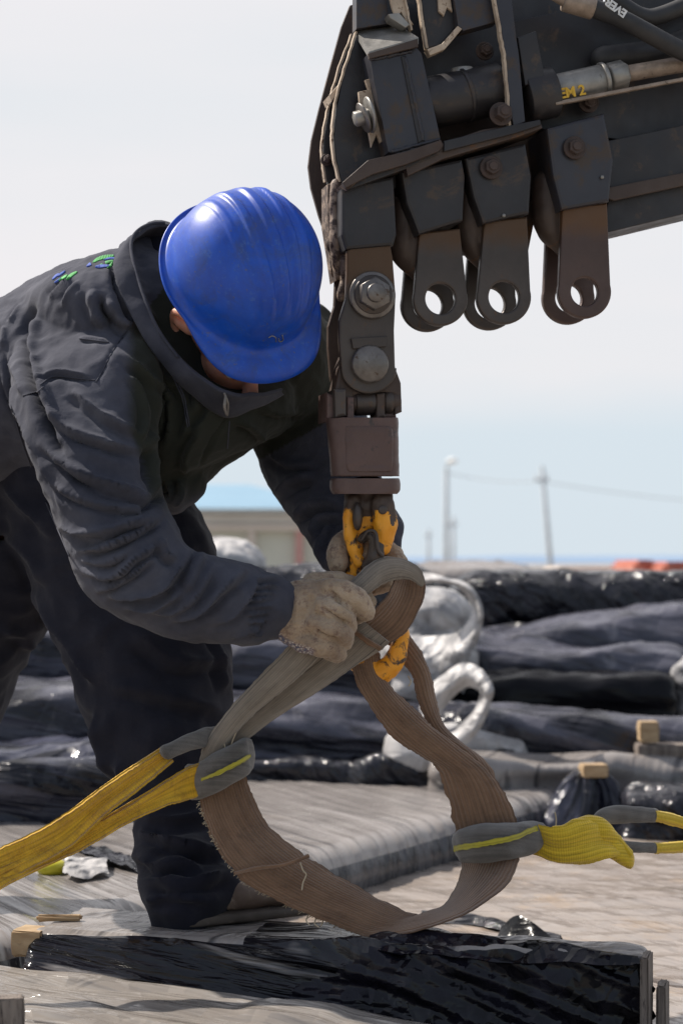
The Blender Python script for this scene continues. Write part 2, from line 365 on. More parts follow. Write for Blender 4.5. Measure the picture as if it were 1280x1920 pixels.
M['web_grey'] = webbing('grey_worn_webbing', (.25, .205, .16), (.38, .32, .255), (.15, .10, .07), 110, .12, seam=True)
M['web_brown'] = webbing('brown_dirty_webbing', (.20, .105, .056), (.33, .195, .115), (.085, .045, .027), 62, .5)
M['web_yellow'] = webbing('yellow_polyester_webbing', (.66, .35, .02), (.82, .50, .045), (.28, .13, .03), 38, .25, 76, .3, .50)
M['web_lemon'] = webbing('bright_yellow_webbing', (.70, .45, .02), (.88, .62, .06), (.34, .20, .04), 60, .4, 100, .3, .62)
M['sleeve'] = webbing('grey_sleeve_cloth', (.11, .098, .086), (.185, .168, .15), (.07, .055, .045), 20, .1, 400)
M['stripe'] = webbing('yellow_sleeve_stripe', (.50, .42, .03), (.62, .54, .06), (.3, .24, .05), 60, .1, 400)
M['thread'] = cloth('pale_thread', (.38, .31, .22), (.5, .42, .3))
# plastic films: attribute st = local coordinates of the bundle
def ridge(nt, vec, scale=1.0, detail=5, rough=.5, dist=.4):
    n = nt.nodes.new('ShaderNodeTexNoise'); n.noise_type = 'RIDGED_MULTIFRACTAL'; n.inputs['Scale'].default_value = scale; n.inputs['Detail'].default_value = detail
    n.inputs['Roughness'].default_value = rough; n.inputs['Distortion'].default_value = dist; n.inputs['Offset'].default_value = .9; n.inputs['Gain'].default_value = 1.6
    if 'Lacunarity' in n.inputs: n.inputs['Lacunarity'].default_value = 2.1
    nt.links.new(vec, n.inputs['Vector']); return n.outputs['Fac']
def film(name, c1, c2, c3=None, rough=(.12, .34), sc=(2.5, 22, 8), rot=(0, 0, .25), bst=.6, bd=.004, c3thr=.58, ior=1.42, fine=70, con=.10, streak=None, stthr=.62, cell=0, cellst=.35):
    m, nt, b = nm(name); v = coord(nt, 'st'); vs = coord(nt, 'st', sc, rot)
    vs2 = coord(nt, 'st', (sc[0]*.8, sc[1]*1.5, sc[2]*1.5), (rot[0], rot[1]+.04, rot[2]+.07))
    w = nnoise(nt, vs, 1.0, 7, .62, .6)
    col = ramp(nt, w, [(.5-con, c1), (.5+con, c2)])
    if c3 is not None: col = mix(nt, ramp(nt, nnoise(nt, v, 2.6, 9, .72, .3), [(c3thr, 0.), (c3thr+.14, .9)]), col, c3)
    if streak is not None: col = mix(nt, ramp(nt, nnoise(nt, vs2, 1.0, 3, .5, .2), [(stthr, 0.), (stthr+.07, .85)]), col, streak)
    nt.links.new(col, b.inputs['Base Color'])
    nt.links.new(ramp(nt, nnoise(nt, v, 9, 6, .6), [(.3, rough[0]), (.7, rough[1])]), b.inputs['Roughness'])
    b.inputs['IOR'].default_value = ior
    p = bump(nt, b, ridge(nt, vs, .8, 4, .45), bst, bd*2.5)
    p = bump(nt, b, ridge(nt, vs2, 1.5, 4, .5), bst*.8, bd, p)
    p = bump(nt, b, nnoise(nt, v, fine, 6, .65), .2, .0015, p)
    if cell:
        vn = nt.nodes.new('ShaderNodeTexVoronoi'); vn.distance = 'CHEBYCHEV'; vn.inputs['Scale'].default_value = cell; ds = nt.nodes.new('ShaderNodeVectorMath'); ds.operation = 'MULTIPLY_ADD'
        nc = nt.nodes.new('ShaderNodeTexNoise'); nc.inputs['Scale'].default_value = cell*.4; nt.links.new(v, nc.inputs['Vector']); nt.links.new(nc.outputs['Color'], ds.inputs[0]); ds.inputs[1].default_value = (.9/cell,)*3
        nt.links.new(coord(nt, 'st', (1, 1, 1), (.6, .4, .5)), ds.inputs[2]); nt.links.new(ds.outputs[0], vn.inputs['Vector']); bump(nt, b, vn.outputs['Distance'], cellst, .6/cell, p)
    return m
M['film_grey'] = film('dusty_grey_stretch_film', (.19, .17, .16), (.30, .275, .26), (.34, .29, .245), (.12, .32), (.45, 15, 4), (0, 0, .93), .5, .003, .60, ior=1.5, con=.20, streak=(.035, .033, .037), stthr=.575)  # dark streaks paint in the shade of the wrinkles
M['film_slate'] = film('slate_film_shaded_side', (.022, .023, .030), (.085, .083, .092), None, (.15, .35), (.7, 20, 3), (0, 0, .93), .5, .003)  # grey film again, the shade of its side put into the colour
M['film_black_shade'] = film('shaded_black_film', (.002, .002, .003), (.008, .008, .010), (.06, .058, .058), (.15, .35), (1.5, 6, 9), (0, .1, .1), .5, .006, .64, fine=24, ior=1.25)  # black film darkened and dulled, the pile's shade put into it
M['film_mid'] = film('slate_blue_film', (.016, .017, .025), (.10, .10, .128), (.34, .33, .35), (.14, .34), (1.3, 7, 11), (0, .12, .1), .7, .008, .57, fine=24, con=.12, streak=(.008, .008, .012), stthr=.58, cell=9, cellst=.3)
M['film_tan'] = film('dusty_film_over_tan_boards', (.22, .18, .155), (.33, .285, .25), (.36, .25, .15), (.12, .32), (.45, 9, 4), (0, 0, -.95), .45, .003, .55, ior=1.5, con=.22, streak=(.085, .065, .055), stthr=.62, cell=8, cellst=.14)  # dark streaks are the shade of long creases, painted in
M['film_black'] = film('black_stretch_film', (.004, .004, .006), (.012, .011, .015), (.10, .09, .085), (.04, .16), (1.1, 12, 24), (0, .10, .10), .7, .005, .62, ior=1.45, streak=(.26, .24, .23), stthr=.64)  # pale streaks: dusty film tone doubling as painted highlights
M['film_crumple'] = film('black_crumpled_film', (.003, .003, .004), (.012, .011, .018), None, (.05, .20), (9, 9, 9), (.3, .1, .5), .15, .002, ior=1.36, cell=34, cellst=.5)
M['film_fore'] = film('dusty_translucent_film', (.20, .175, .155), (.33, .30, .27), (.30, .185, .085), (.06, .22), (.7, 15, 8), (0, 0, -.12), .6, .005, .60, ior=1.5, con=.2, streak=(.06, .05, .045), stthr=.63, cell=14, cellst=.2)
M['film_blue'] = film('blue_black_film', (.008, .009, .017), (.075, .078, .11), (.22, .215, .24), (.08, .25), (1.3, 7, 12), (0, .1, .1), .8, .010, .58, fine=24, con=.12, streak=(.004, .004, .006), stthr=.56, cell=11, cellst=.35)
M['film_far'] = film('far_black_film', (.005, .005, .008), (.030, .030, .038), (.24, .23, .23), (.05, .18), (2.2, 8, 12), (0, .6, .5), .7, .014, .62, fine=24, cell=12, cellst=.4)
M['film_white'] = film('crumpled_whitish_film', (.20, .195, .20), (.55, .53, .52), (.58, .56, .55), (.42, .65), (5, 9, 7), (.3, .2, .5), .4, .005, .54, fine=40, con=.10, cell=16, cellst=.6)
M['wood'] = grime('raw_pine', (.33, .22, .12), (.48, .35, .21), (.26, .16, .09), 12, .62, (.6, .85), 0, 60, .4, .001, sc=(1, 6, 6))
M['wood_old'] = grime('weathered_board', (.13, .105, .09), (.24, .20, .17), (.06, .045, .04), 10, .55, (.6, .85), 0, 40, .6, .003, sc=(9, 9, 1))
M['yellow_plastic'] = grime('yellow_plastic', (.62, .55, .02), (.7, .62, .04), None, 8, .6, (.3, .5), 0, 60, .1, .001)
M['ground'] = grime('dusty_yard_ground', (.22, .195, .165), (.34, .305, .265), (.16, .14, .12), .6, .58, (.8, .95), 0, 14, .5, .02)
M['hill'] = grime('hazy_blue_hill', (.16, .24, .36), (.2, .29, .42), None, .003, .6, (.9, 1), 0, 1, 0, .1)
M['conc'] = grime('haze_paled_concrete', (.50, .53, .56), (.62, .65, .68), None, 3, .6, (.8, .95), 0, 14, .3, .01)  # concrete lightened, distance haze put into the colour
M['roof_blue'] = grime('blue_sheet_roof', (.19, .32, .43), (.22, .36, .47), None, .7, .6, (.5, .7), 0, 10, .1, .01)
M['wall_green'] = grime('grey_green_wall', (.58, .58, .50), (.64, .64, .56), None, .8, .6, (.8, .95), 0, 8, .2, .01)  # far walls kept pale to carry the haze in their colour
M['wall_beige'] = grime('beige_wall', (.62, .54, .48), (.68, .60, .54), None, 1, .6, (.8, .95), 0, 8, .2, .01)
M['wall_white'] = grime('off_white_wall', (.66, .64, .62), (.74, .72, .70), None, 1, .6, (.8, .95), 0, 8, .2, .01)
M['wall_pink'] = grime('pink_post_paint', (.55, .27, .25), (.6, .33, .3), None, 1, .6, (.8, .95), 0, 8, .2, .01)
M['glass_grey'] = grime('grey_window_band', (.50, .50, .50), (.56, .56, .56), None, 2, .6, (.2, .4), 0, 8, .1, .01)
M['brick_red'] = grime('red_brick_stack', (.42, .12, .08), (.52, .20, .14), (.5, .34, .3), 6, .58, (.7, .9), 0, 30, .3, .01)
M['wire'] = grime('grey_wire', (.44, .46, .48), (.48, .50, .52), None, 1, .6, (.6, .8), 0, 8, .1, .01)
M['lamp_white'] = grime('white_lamp_head', (.75, .75, .74), (.8, .8, .8), None, 2, .6, (.3, .5), 0, 8, .1, .01)
M['emb_green'] = grime('green_embroidery', (.05, .30, .07), (.10, .48, .13), (.4, .5, .35), 90, .62, (.6, .8), 0, 600, .6, .001)
M['emb_blue'] = grime('blue_embroidery', (.03, .07, .34), (.06, .13, .50), (.2, .25, .4), 90, .62, (.6, .8), 0, 600, .6, .001)
# ================================================================ setting
def sheet(name, x0, x1, y0, y1, n, z, mat, amp=0, kind='structure'):
    xs = np.linspace(x0, x1, n); ys = y0+(y1-y0)*np.linspace(0, 1, n)**2.2
    X, Y = np.meshgrid(xs, ys); V = np.stack([X.ravel(), Y.ravel(), np.full(X.size, z)], 1)
    if amp: V[:, 2] += amp*noise(V, .5)
    Fc = [(j*n+i, j*n+i+1, (j+1)*n+i+1, (j+1)*n+i) for j in range(n-1) for i in range(n-1)]
    return tag(mk(name, V, Fc, mat), kind=kind)
sheet('ground', -4000, 4000, -20, 8000, 120, 0, M['ground'])
hv = []; nn = 90
for i in range(nn):
    x = -3500+7000*i/(nn-1); h = 11+6*noise(np.array([[x*.002, 0, 0]]))[0]+3*noise(np.array([[x*.008, 3, 0]]))[0]
    for (y, z) in ((2900, -1), (3000, h*.75), (3200, h), (3600, -1)): hv.append((x+y*.15*0, y, z))
hf = [(i*4+k, (i+1)*4+k, (i+1)*4+k+1, i*4+k+1) for i in range(nn-1) for k in range(3)]
tag(mk('hills', hv, hf, M['hill']), kind='structure')

def boxm(x0, x1, y0, y1, z0, z1, bev=0.0):
    bm = bmesh.new(); bmesh.ops.create_cube(bm, size=1)
    for v in bm.verts: v.co = Vector(((x0+x1)/2+v.co.x*(x1-x0), (y0+y1)/2+v.co.y*(y1-y0), (z0+z1)/2+v.co.z*(z1-z0)))
    if bev: bmesh.ops.bevel(bm, geom=bm.edges[:], offset=bev, segments=2, affect='EDGES')
    bm.verts.index_update()
    V = np.array([v.co[:] for v in bm.verts]); Fc = [[v.index for v in f.verts] for f in bm.faces]; bm.free()
    return V, Fc
# far building, 45 m away, running behind the man
D = 45.0; s = D/FP
def bx(px): return (px-HX)*s
def bz(py): return CZ-(py-HY)*s
b = thing('warehouse', 'long low grey-green building with a pale blue roof seen under the man\'s chest', 'building', (bx(380), D+5, 0))
mk('wall', *boxm(bx(-160), bx(640), D, D+9.6, 0, bz(962)), M['wall_green'], b, False)
mk('white_band', *boxm(bx(-161), bx(641), D-.10, D-.004, bz(982), bz(965)), M['wall_white'], b, False)
mk('beam', *boxm(bx(-162), bx(642), D-.22, D-.104, bz(995), bz(984)), M['wall_beige'], b, False)
for px, mt in ((60, 'wall_beige'), (160, 'wall_beige'), (265, 'wall_beige'), (377, 'wall_beige'), (472, 'wall_beige'), (561, 'wall_pink'), (630, 'wall_beige')):
    mk('column', *boxm(bx(px-6), bx(px+6), D-.18, D-.006, 0, bz(996)), M[mt], b, False)
mk('gutter', *boxm(bx(-165), bx(644), D-.5, D+.1, bz(963), bz(955)), M['glass_grey'], b, False)
rv = np.array([[bx(-170), D-.6, bz(955)], [bx(650), D-.6, bz(955)], [bx(650), D+10, bz(955)], [bx(-170), D+10, bz(955)],
               [bx(-60), D+3.2, bz(898)], [bx(455), D+3.2, bz(898)], [bx(455), D+6, bz(898)], [bx(-60), D+6, bz(898)]])
mk('roof', rv, [(0, 1, 5, 4), (1, 2, 6, 5), (2, 3, 7, 6), (3, 0, 4, 7), (4, 5, 6, 7), (3, 2, 1, 0)], M['roof_blue'], b, False)
# poles and wires
def pole(name, label, cat, d, px, ptop, r, lean=0, group=None, arm=False):
    g = W(px, HY, d); x = g[0]; top = W(px+lean, ptop, d)
    o = thing(name, label, cat, (x, d, 0), group)
    P0 = np.array([x-lean*d/FP*1.65/(top[2]-CZ), d, 0.]); mk('pole', *cyl(P0, top, r*1.25, 20, .01, r*.8), M['conc'], o)
    mk('base_collar', *cyl(P0, P0+[0, 0, .5], r*1.9, 20, .02), M['conc'], o)
    if arm:
        mk('lamp_arm', *tube([top-[0, 0, .3], top+[.02, -.05, .1], top+[.14, -.2, .22]], .04, 14, 10), M['conc'], o)
        mk('lamp_head', *ell(top+np.array([.17, -.3, .25]), np.eye(3), (.17, .30, .09), 20), M['lamp_white'], o)
    else:
        mk('cross_arm', *boxm(top[0]-.2, top[0]+.2, d-.03, d+.03, top[2]-.45, top[2]-.38), M['wire'], o, False)
        for q in (-.16, .16): mk('insulator', *cyl([top[0]+q, d, top[2]-.38], [top[0]+q, d, top[2]-.24], .03, 10, .01), M['lamp_white'], o)
    return top
tA = pole('street_lamp', 'tall pale street lamp pole with a white lamp head, right of the crane hook', 'street lamp', 62, 836, 880, .085, 0, None, True)
tB = pole('utility_pole', 'thin utility pole leaning left, right of the tall street lamp', 'pole', 60, 1031, 874, .075, -16)
pole('utility_pole', 'short thin pole just right of the tall street lamp', 'pole', 95, 849, 968, .09, 0)
pole('utility_pole', 'shortest faint pole on the horizon left of the tall street lamp', 'pole', 120, 803, 992, .10, 0)
def wire(name, label, A, B, sag, r=.012):
    t = np.linspace(0, 1, 14)[:, None]; P = A*(1-t)+B*t; P[:, 2] -= 4*sag*(t*(1-t))[:, 0]
    tag(mk(name, *tube(P, r, 30, 6), M['wire']), label, 'cable')
wire('overhead_wire', 'overhead wire sagging from the street lamp to the leaning utility pole', W(838, 886, 62), tB-[0, 0, .45], .12)
wire('overhead_wire', 'overhead wire running from the leaning utility pole to the right edge', tB-[0, 0, .45], W(1420, 946, 66), .12)
# red brick stacks near the horizon, right
def stack(name, label, cat, px0, px1, ptop, d, mat, depth=1.2, group=None):
    x0, x1, z1 = W(px0, HY, d)[0], W(px1, HY, d)[0], W(0, ptop, d)[2]
    o = thing(name, label, cat, ((x0+x1)/2, d+depth/2, 0), group)
    mk('bricks', *boxm(x0, x1, d, d+depth, .14, z1, .03), mat, o, False)
    for k in range(3):
        x = x0+(x1-x0)*(k+.5)/3; mk('pallet_block', *boxm(x-.08, x+.08, d+.02, d+depth-.02, 0, .137), M['wood_old'], o, False)
    return o
stack('brick_stack', 'pale red brick stack at the far right, left of the longer one', 'bricks', 1188, 1232, 1050, 14, M['brick_red'], group='brick stacks on the horizon')
stack('brick_stack', 'longer red brick stack at the far right edge of the horizon', 'bricks', 1242, 1420, 1053, 13.5, M['brick_red'], group='brick stacks on the horizon')
stack('brick_stack', 'low pale stack of boards on the horizon left of the red bricks', 'boards', 1040, 1178, 1063, 15, M['wall_beige'])
stack('brick_stack', 'long low beige stack of boards on the horizon right of the hook', 'boards', 900, 1030, 1062, 16, M['wall_white'])

# ---------------------------------------------------------------- wrapped bundles
def rbox(L, Wd, H, r, res):
    """closed rounded box, local x 0..L, y -Wd/2..Wd/2, z -H..0; returns V, N, F"""
    bm = bmesh.new(); vid = {}; V = []; Fc = []
    nx, ny, nz_ = max(2, int(L/res)), max(2, int(Wd/res)), max(2, int(H/res))
    def vert(p):
        k = tuple(np.round(p, 6))
        if k not in vid: vid[k] = len(V); V.append(p)
        return vid[k]
    X = np.linspace(0, L, nx+1); Y = np.linspace(-Wd/2, Wd/2, ny+1); Z = np.linspace(-H, 0, nz_+1)
    for i in range(nx):
        for j in range(ny): Fc.append([vert((X[a], Y[c], 0.)) for a, c in ((i, j), (i+1, j), (i+1, j+1), (i, j+1))])
    for i in range(nx):
        for j in range(nz_):
            Fc.append([vert((X[a], -Wd/2, Z[c])) for a, c in ((i, j), (i+1, j), (i+1, j+1), (i, j+1))])
            Fc.append([vert((X[a], Wd/2, Z[c])) for a, c in ((i, j), (i, j+1), (i+1, j+1), (i+1, j))])
    for i in range(ny):
        for j in range(nz_):
            Fc.append([vert((0., Y[a], Z[c])) for a, c in ((i, j), (i, j+1), (i+1, j+1), (i+1, j))])
            Fc.append([vert((L, Y[a], Z[c])) for a, c in ((i, j), (i+1, j), (i+1, j+1), (i, j+1))])
    Fc.append([vert(p) for p in ((0., -Wd/2, -H), (0., Wd/2, -H), (L, Wd/2, -H), (L, -Wd/2, -H))][::1])
    bm.free()
    V = np.array(V); c = np.clip(V, [r, -Wd/2+r, -H+r], [L-r, Wd/2-r, -r]); dv = V-c; ln = np.linalg.norm(dv, axis=1)
    # map cube-corner region to rounded corner
    mxn = np.abs(dv).max(1); N = dv/np.maximum(ln, 1e-9)[:, None]
    V2 = c+N*np.minimum(mxn, r)[:, None]
    k = ln < 1e-6; N[k] = (0, 0, 1)
    return V2, N, Fc
def ridged(P, sc, ang, off=0):
    """wrinkles running along the direction ang (local xy)"""
    c, s_ = math.cos(ang), math.sin(ang); Q = np.stack([P[:, 0]*c+P[:, 1]*s_, -P[:, 0]*s_+P[:, 1]*c+P[:, 2]*.9, P[:, 2]], 1)*np.array(sc)
    w = noise(Q, .6, off+3); Q = Q+.35*w[:, None]
    return (1-np.abs(noise(Q, 1, off))*2.2)
def wpA(V):
    V = V.copy(); V[:, 1] = -.105+(V[:, 1]+.105)*(1-.62*np.clip(V[:, 0]/lenA, 0, 1)); V[:, 1] -= np.clip(-V[:, 2], 0, .2)*(.75-.80*np.clip(V[:, 0]/lenA, 0, 1)); return V
def facets(P, s, off=0):
    Q = P+.05*np.stack([noise(P, 4, off), noise(P, 4, off+9), noise(P, 4, off+17)], 1)
    return .75*worley(Q, s*.55, off)+.35*worley(Q, s*1.2, off+5)
def crumple(P, s, off=0):
    Q = P+.04*np.stack([noise(P, 5, off), noise(P, 5, off+9), noise(P, 5, off+17)], 1)
    return .5*np.abs(noise(Q, s, off))+.45*worley(Q, s*.7, off)+.25*worley(Q, s*1.6, off+5)
def bundle(name, label, org, ang, L, Wd, H, r, res, mat, wr, mat2=None, split=None, cat='wrapped bundle', group=None, pitch=0, parent=None, warp=None):
    """org: world position of the local origin (left end, middle, top); ang: heading of the length; wr(P,N)->displacement"""
    V, N, Fc = rbox(L, Wd, H, r, res)
    V2 = V+N*wr(V, N)[:, None]
    if warp: V2 = warp(V2)
    c, s_ = math.cos(ang), math.sin(ang); cp, sp = math.cos(pitch), math.sin(pitch)
    X = V2[:, 0]*cp-V2[:, 2]*sp; Z = V2[:, 0]*sp+V2[:, 2]*cp
    G = np.stack([org[0]+X*c-V2[:, 1]*s_, org[1]+X*s_+V2[:, 1]*c, org[2]+Z], 1)
    mi = None; mats = mat
    if mat2 is not None:
        mats = [mat]+(mat2 if isinstance(mat2, list) else [mat2]); ctr = np.array([V[f].mean(0) for f in Fc]); mi = split(ctr).astype(int)
    o = mk(name, G, Fc, mats, parent, attrs={'st': V}, mi=mi)
    if parent is None: tag(o, label, cat, group)
    return o
def batten(label, p, ang, L=.12, w=.04, h=.04, mat='wood', name='wood_batten'):
    bm = bmesh.new(); bmesh.ops.create_cube(bm, size=1); bmesh.ops.scale(bm, vec=(L, w, h), verts=bm.verts)
    bmesh.ops.bevel(bm, geom=bm.edges[:], offset=.003, segments=2, affect='EDGES')
    bmesh.ops.subdivide_edges(bm, edges=bm.edges[:], cuts=2, use_grid_fill=True)
    for v in bm.verts: v.co += Vector(np.random.RandomState(v.index).normal(size=3)*.0007)
    bmesh.ops.rotate(bm, matrix=Matrix.Rotation(ang, 3, 'Z'), verts=bm.verts)
    V = np.array([v.co[:] for v in bm.verts])+np.array(p); Fc = [[v.index for v in f.verts] for f in bm.faces]; bm.free()
    tag(mk(name, V, Fc, M[mat], smooth=False), label, 'batten')

# foreground stack, sling hanging over it -------------------------------------
def flat_dir(px0, py0, z0, px1, py1, z1):
    """line between picture points lying at heights z below the eye"""
    d0 = z0*FP/(py0-HY); d1 = z1*FP/(py1-HY); A = W(px0, py0, d0); B = W(px1, py1, d1); v = B-A
    return A, B, math.atan2(v[1], v[0]), np.linalg.norm(v[:2])
A, B, angA, lenA = flat_dir(58, 1742, .565, 1212, 1796, .565)
nrm = np.array([-math.sin(angA), math.cos(angA), 0])
def wrA(P, N):
    t = P[:, 0]/lenA; front = sst(.2, .8, -N[:, 1]); top = sst(.5, .95, N[:, 2])
    w = ridged(P*np.array([1, 1, 1]), (2.2, 34, 22), 0) 
    # tight wrinkles falling to the right along the front face
    q = np.stack([P[:, 0]*2.0, (P[:, 2]+P[:, 0]*.10)*46, P[:, 1]*3], 1); q = q+.5*noise(q, .7)[:, None]
    fr = (1-np.abs(noise(q, 1, 4))*2)*sst(-.6, .5, noise(P, 4, 12))+.6*(1-np.abs(noise(q*[1.5, .45, 1], 1, 14))*2)
    dq = np.stack([P[:, 0]*2.5, (P[:, 2]*1.0+P[:, 0]*.42)*30, P[:, 1]*3], 1); dq = dq+.6*noise(P, 7)[:, None]; dg_ = 1-np.abs(noise(dq, 1, 31))*2.2
    cr_ = facets(P+np.stack([.6*P[:, 2], 0*t, 0*t], 1), 20, 2)*(.22+.78*sst(.42, .62, t))
    return front*(.013*fr*(1-.55*sst(.45, .65, t))+.016*dg_*sst(.4, .6, t)+.034*cr_-.012)+sst(.4, .55, t)*.010*noise(P, 11, 3)*(top+front)+top*(.002*w+.012*facets(P, 12, 7)*sst(.38, .5, t)*(1-.7*t))+.004*noise(P, 5)*(1-top)
oA = A+nrm*.105
bundle('front_bundle', 'narrow bundle in glossy black film under the sling, pine end at its left corner', oA, angA, lenA, (.21), .130, .016, .0042, M['film_black'], wrA,
       [M['film_grey'], M['film_crumple']], lambda c: np.where((c[:, 2] > -.006) & ((c[:, 0] < lenA*.36) | (c[:, 0] > lenA*.66)), 1, np.where(c[:, 0]+1.2*c[:, 2]*-1+.06*noise(c, 14) > lenA*.58, 2, 0)), warp=wpA)
batten('pine batten end poking out at the left corner of the front black bundle', A+np.array([.0, .02, -.022]), angA, .05, .055, .04)
batten('pale chip of pine lying on the front black bundle beside its left corner', A+np.array([.035, .065, .006]), angA+.3, .07, .012, .010, name='wood_chip')
batten('weathered upright board standing at the right end of the front black bundle', B+np.array([-.004, -.02, -.10]), angA, .012, .06, .22, 'wood_old', 'weathered_board')
batten('second weathered board, lower and farther right, at the end of the front black bundle', B+np.array([.022, .0, -.145]), angA, .014, .05, .22, 'wood_old', 'weathered_board')
# lowest light sheet in front
def wrF(P, N):
    q = np.stack([P[:, 0]*2.2, (P[:, 1]-P[:, 0]*.12)*26, P[:, 2]*6], 1); q = q+.4*noise(q, .7)[:, None]
    return .007*(1-np.abs(noise(q, 1, 3))*2)+.010*noise(P, 3.3)+.006*sst(.0, .5, noise(P, 7, 4))
bundle('pale_bundle', 'low bundle under dusty translucent film with tan stains, along the bottom left edge', A+nrm*(-.375)+np.array([-.45, 0.1, -.012]), angA, 1.6, .66, .16, .022, .007, M['film_fore'], wrF, pitch=-.075)
batten('dark broken board end at the bottom left corner of the photo', W(8, 1905, 2.52), .2, .05, .03, .05, 'wood_old', 'broken_board')
# middle bundles, diagonal ------------------------------------------------------
zt = .60
C0 = W(-10, 1752, zt*FP/(1752-HY)); C1 = W(850, 1528, zt*FP/(1528-HY)); dv = C1-C0
angB = math.atan2(dv[1], dv[0]); lenB = np.linalg.norm(dv[:2]); nB = np.array([-math.sin(angB), math.cos(angB), 0])
def wrB(P, N):
    top = sst(.3, .9, N[:, 2]); side = sst(.2, .9, -N[:, 1])
    q = np.stack([P[:, 0]*17-P[:, 1]*12.5, (P[:, 1]+P[:, 0])*.5, P[:, 2]*1.6], 1); q = q+.3*noise(P, 1.6)[:, None]
    w = (1-np.abs(noise(q, 1, 6))*2)*sst(-.5, .4, noise(P, 2.6, 8)); w2 = 1-np.abs(noise(q*1.9, 1, 16))*2
    e = sst(.0, .25, -(P[:, 1]+.36))
    return (.0055*w*(.4+e)+.0022*w2+.012*noise(P, 1.9))*(top+side)+side*.003*w
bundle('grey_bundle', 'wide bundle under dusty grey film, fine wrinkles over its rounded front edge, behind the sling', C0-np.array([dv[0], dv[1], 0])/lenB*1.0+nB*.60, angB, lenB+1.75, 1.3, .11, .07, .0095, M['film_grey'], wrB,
       M['film_slate'], lambda c: c[:, 2] < -.034)  # side faces take the copy with shade painted in
def wrC(P, N):
    q = np.stack([P[:, 0]*3, P[:, 1]*24, P[:, 2]*5], 1); q = q+.5*noise(q, .6)[:, None]
    return .0035*(1-np.abs(noise(q, 1, 11))*2)+.006*noise(P, 2.5)
bundle('tan_bundle', 'broad low bundle with tan boards showing through dusty film, right of the hanging sling', np.array([-1.7, 4.15, CZ-.695]), -.04, 4.4, 2.9, .22, .02, .014, M['film_tan'], wrC)
# folded glossy film scraps near the sling bottom
def scrap(name, label, rows, mat, amp, seed, sc=18):
    """loose film: rows of picture points with depth, crumpled"""
    Rw = np.array([[W(*p) for p in r] for r in rows]); m, n = 40, 60
    G = np.array([ctm(r, n) for r in Rw]); G = np.array([ctm(G[:, j], m) for j in range(n)]).transpose(1, 0, 2)
    V = G.reshape(-1, 3); V = V+np.array([0, 0, 1.])*(amp*crumple(V, sc, seed))[:, None]+np.array([0, -.4, .3])*(amp*noise(V, sc*1.6, seed+3))[:, None]
    Fc = [(i*n+j, i*n+j+1, (i+1)*n+j+1, (i+1)*n+j) for i in range(m-1) for j in range(n-1)]
    N = normals(V, Fc); nv = len(V); V2 = np.vstack([V, V-N*.0015]); F2 = Fc+[tuple(nv+k for k in f[::-1]) for f in Fc]
    o = mk(name, V2, F2, mat, attrs={'st': V2}); return tag(o, label, 'plastic film')
scrap('film_scrap', 'rolled strip of shiny black film lying right of the lowest point of the sling', [[(790, 1732, 3.80), (880, 1736, 3.78), (960, 1753, 3.68), (1050, 1776, 3.57)], [(790, 1710, 3.86), (880, 1716, 3.83), (965, 1735, 3.73), (1050, 1756, 3.62)], [(790, 1722, 3.92), (890, 1727, 3.88), (970, 1744, 3.78), (1055, 1764, 3.68)]], M['film_black'], .006, 3)
scrap('film_scrap', 'thin grey flap of torn film standing up between the black roll and the tan bundle', [[(930, 1762, 3.62), (980, 1775, 3.57), (1045, 1790, 3.50)], [(940, 1738, 3.66), (975, 1718, 3.62), (1045, 1768, 3.55)]], M['film_black_shade'], .003, 8)
scrap('film_scrap', 'black crumpled film puckered along the top of the front bundle under the sling', [[(700, 1790, 2.93), (850, 1800, 2.9), (1000, 1812, 2.87), (1150, 1815, 2.84), (1200, 1810, 2.83)], [(690, 1752, 2.98), (800, 1748, 2.96), (940, 1765, 2.92), (1100, 1785, 2.87), (1195, 1798, 2.84)], [(700, 1758, 3.0), (820, 1755, 2.98), (950, 1769, 2.94), (1110, 1787, 2.88), (1195, 1799, 2.85)]], M['film_crumple'], .012, 21, 12)
# pieces seen on the grey bundle at left: black hole in film, yellow cap, wadded clear film
tag(mk('yellow_cap', *ell(W(97, 1634, 3.86)+[0, 0, .008], np.eye(3), (.030, .030, .019), 24), M['yellow_plastic']), 'round yellow plastic cap peeping out below the left yellow sling', 'cap')
scrap('film_scrap', 'wad of clear crumpled film beside the yellow cap', [[(118, 1642, 3.80), (150, 1652, 3.75), (205, 1642, 3.80)], [(122, 1616, 3.88), (160, 1620, 3.86), (200, 1622, 3.86)], [(120, 1614, 3.98), (160, 1616, 3.97), (210, 1620, 3.95)]], M['film_white'], .016, 31, 26)
scrap('film_scrap', 'torn black opening in the film left of the man\'s shin', [[(140, 1594, 4.10), (200, 1622, 3.92), (270, 1642, 3.80)], [(150, 1586, 4.17), (205, 1597, 4.08), (270, 1618, 3.94)]], M['film_crumple'], .016, 41, 20)
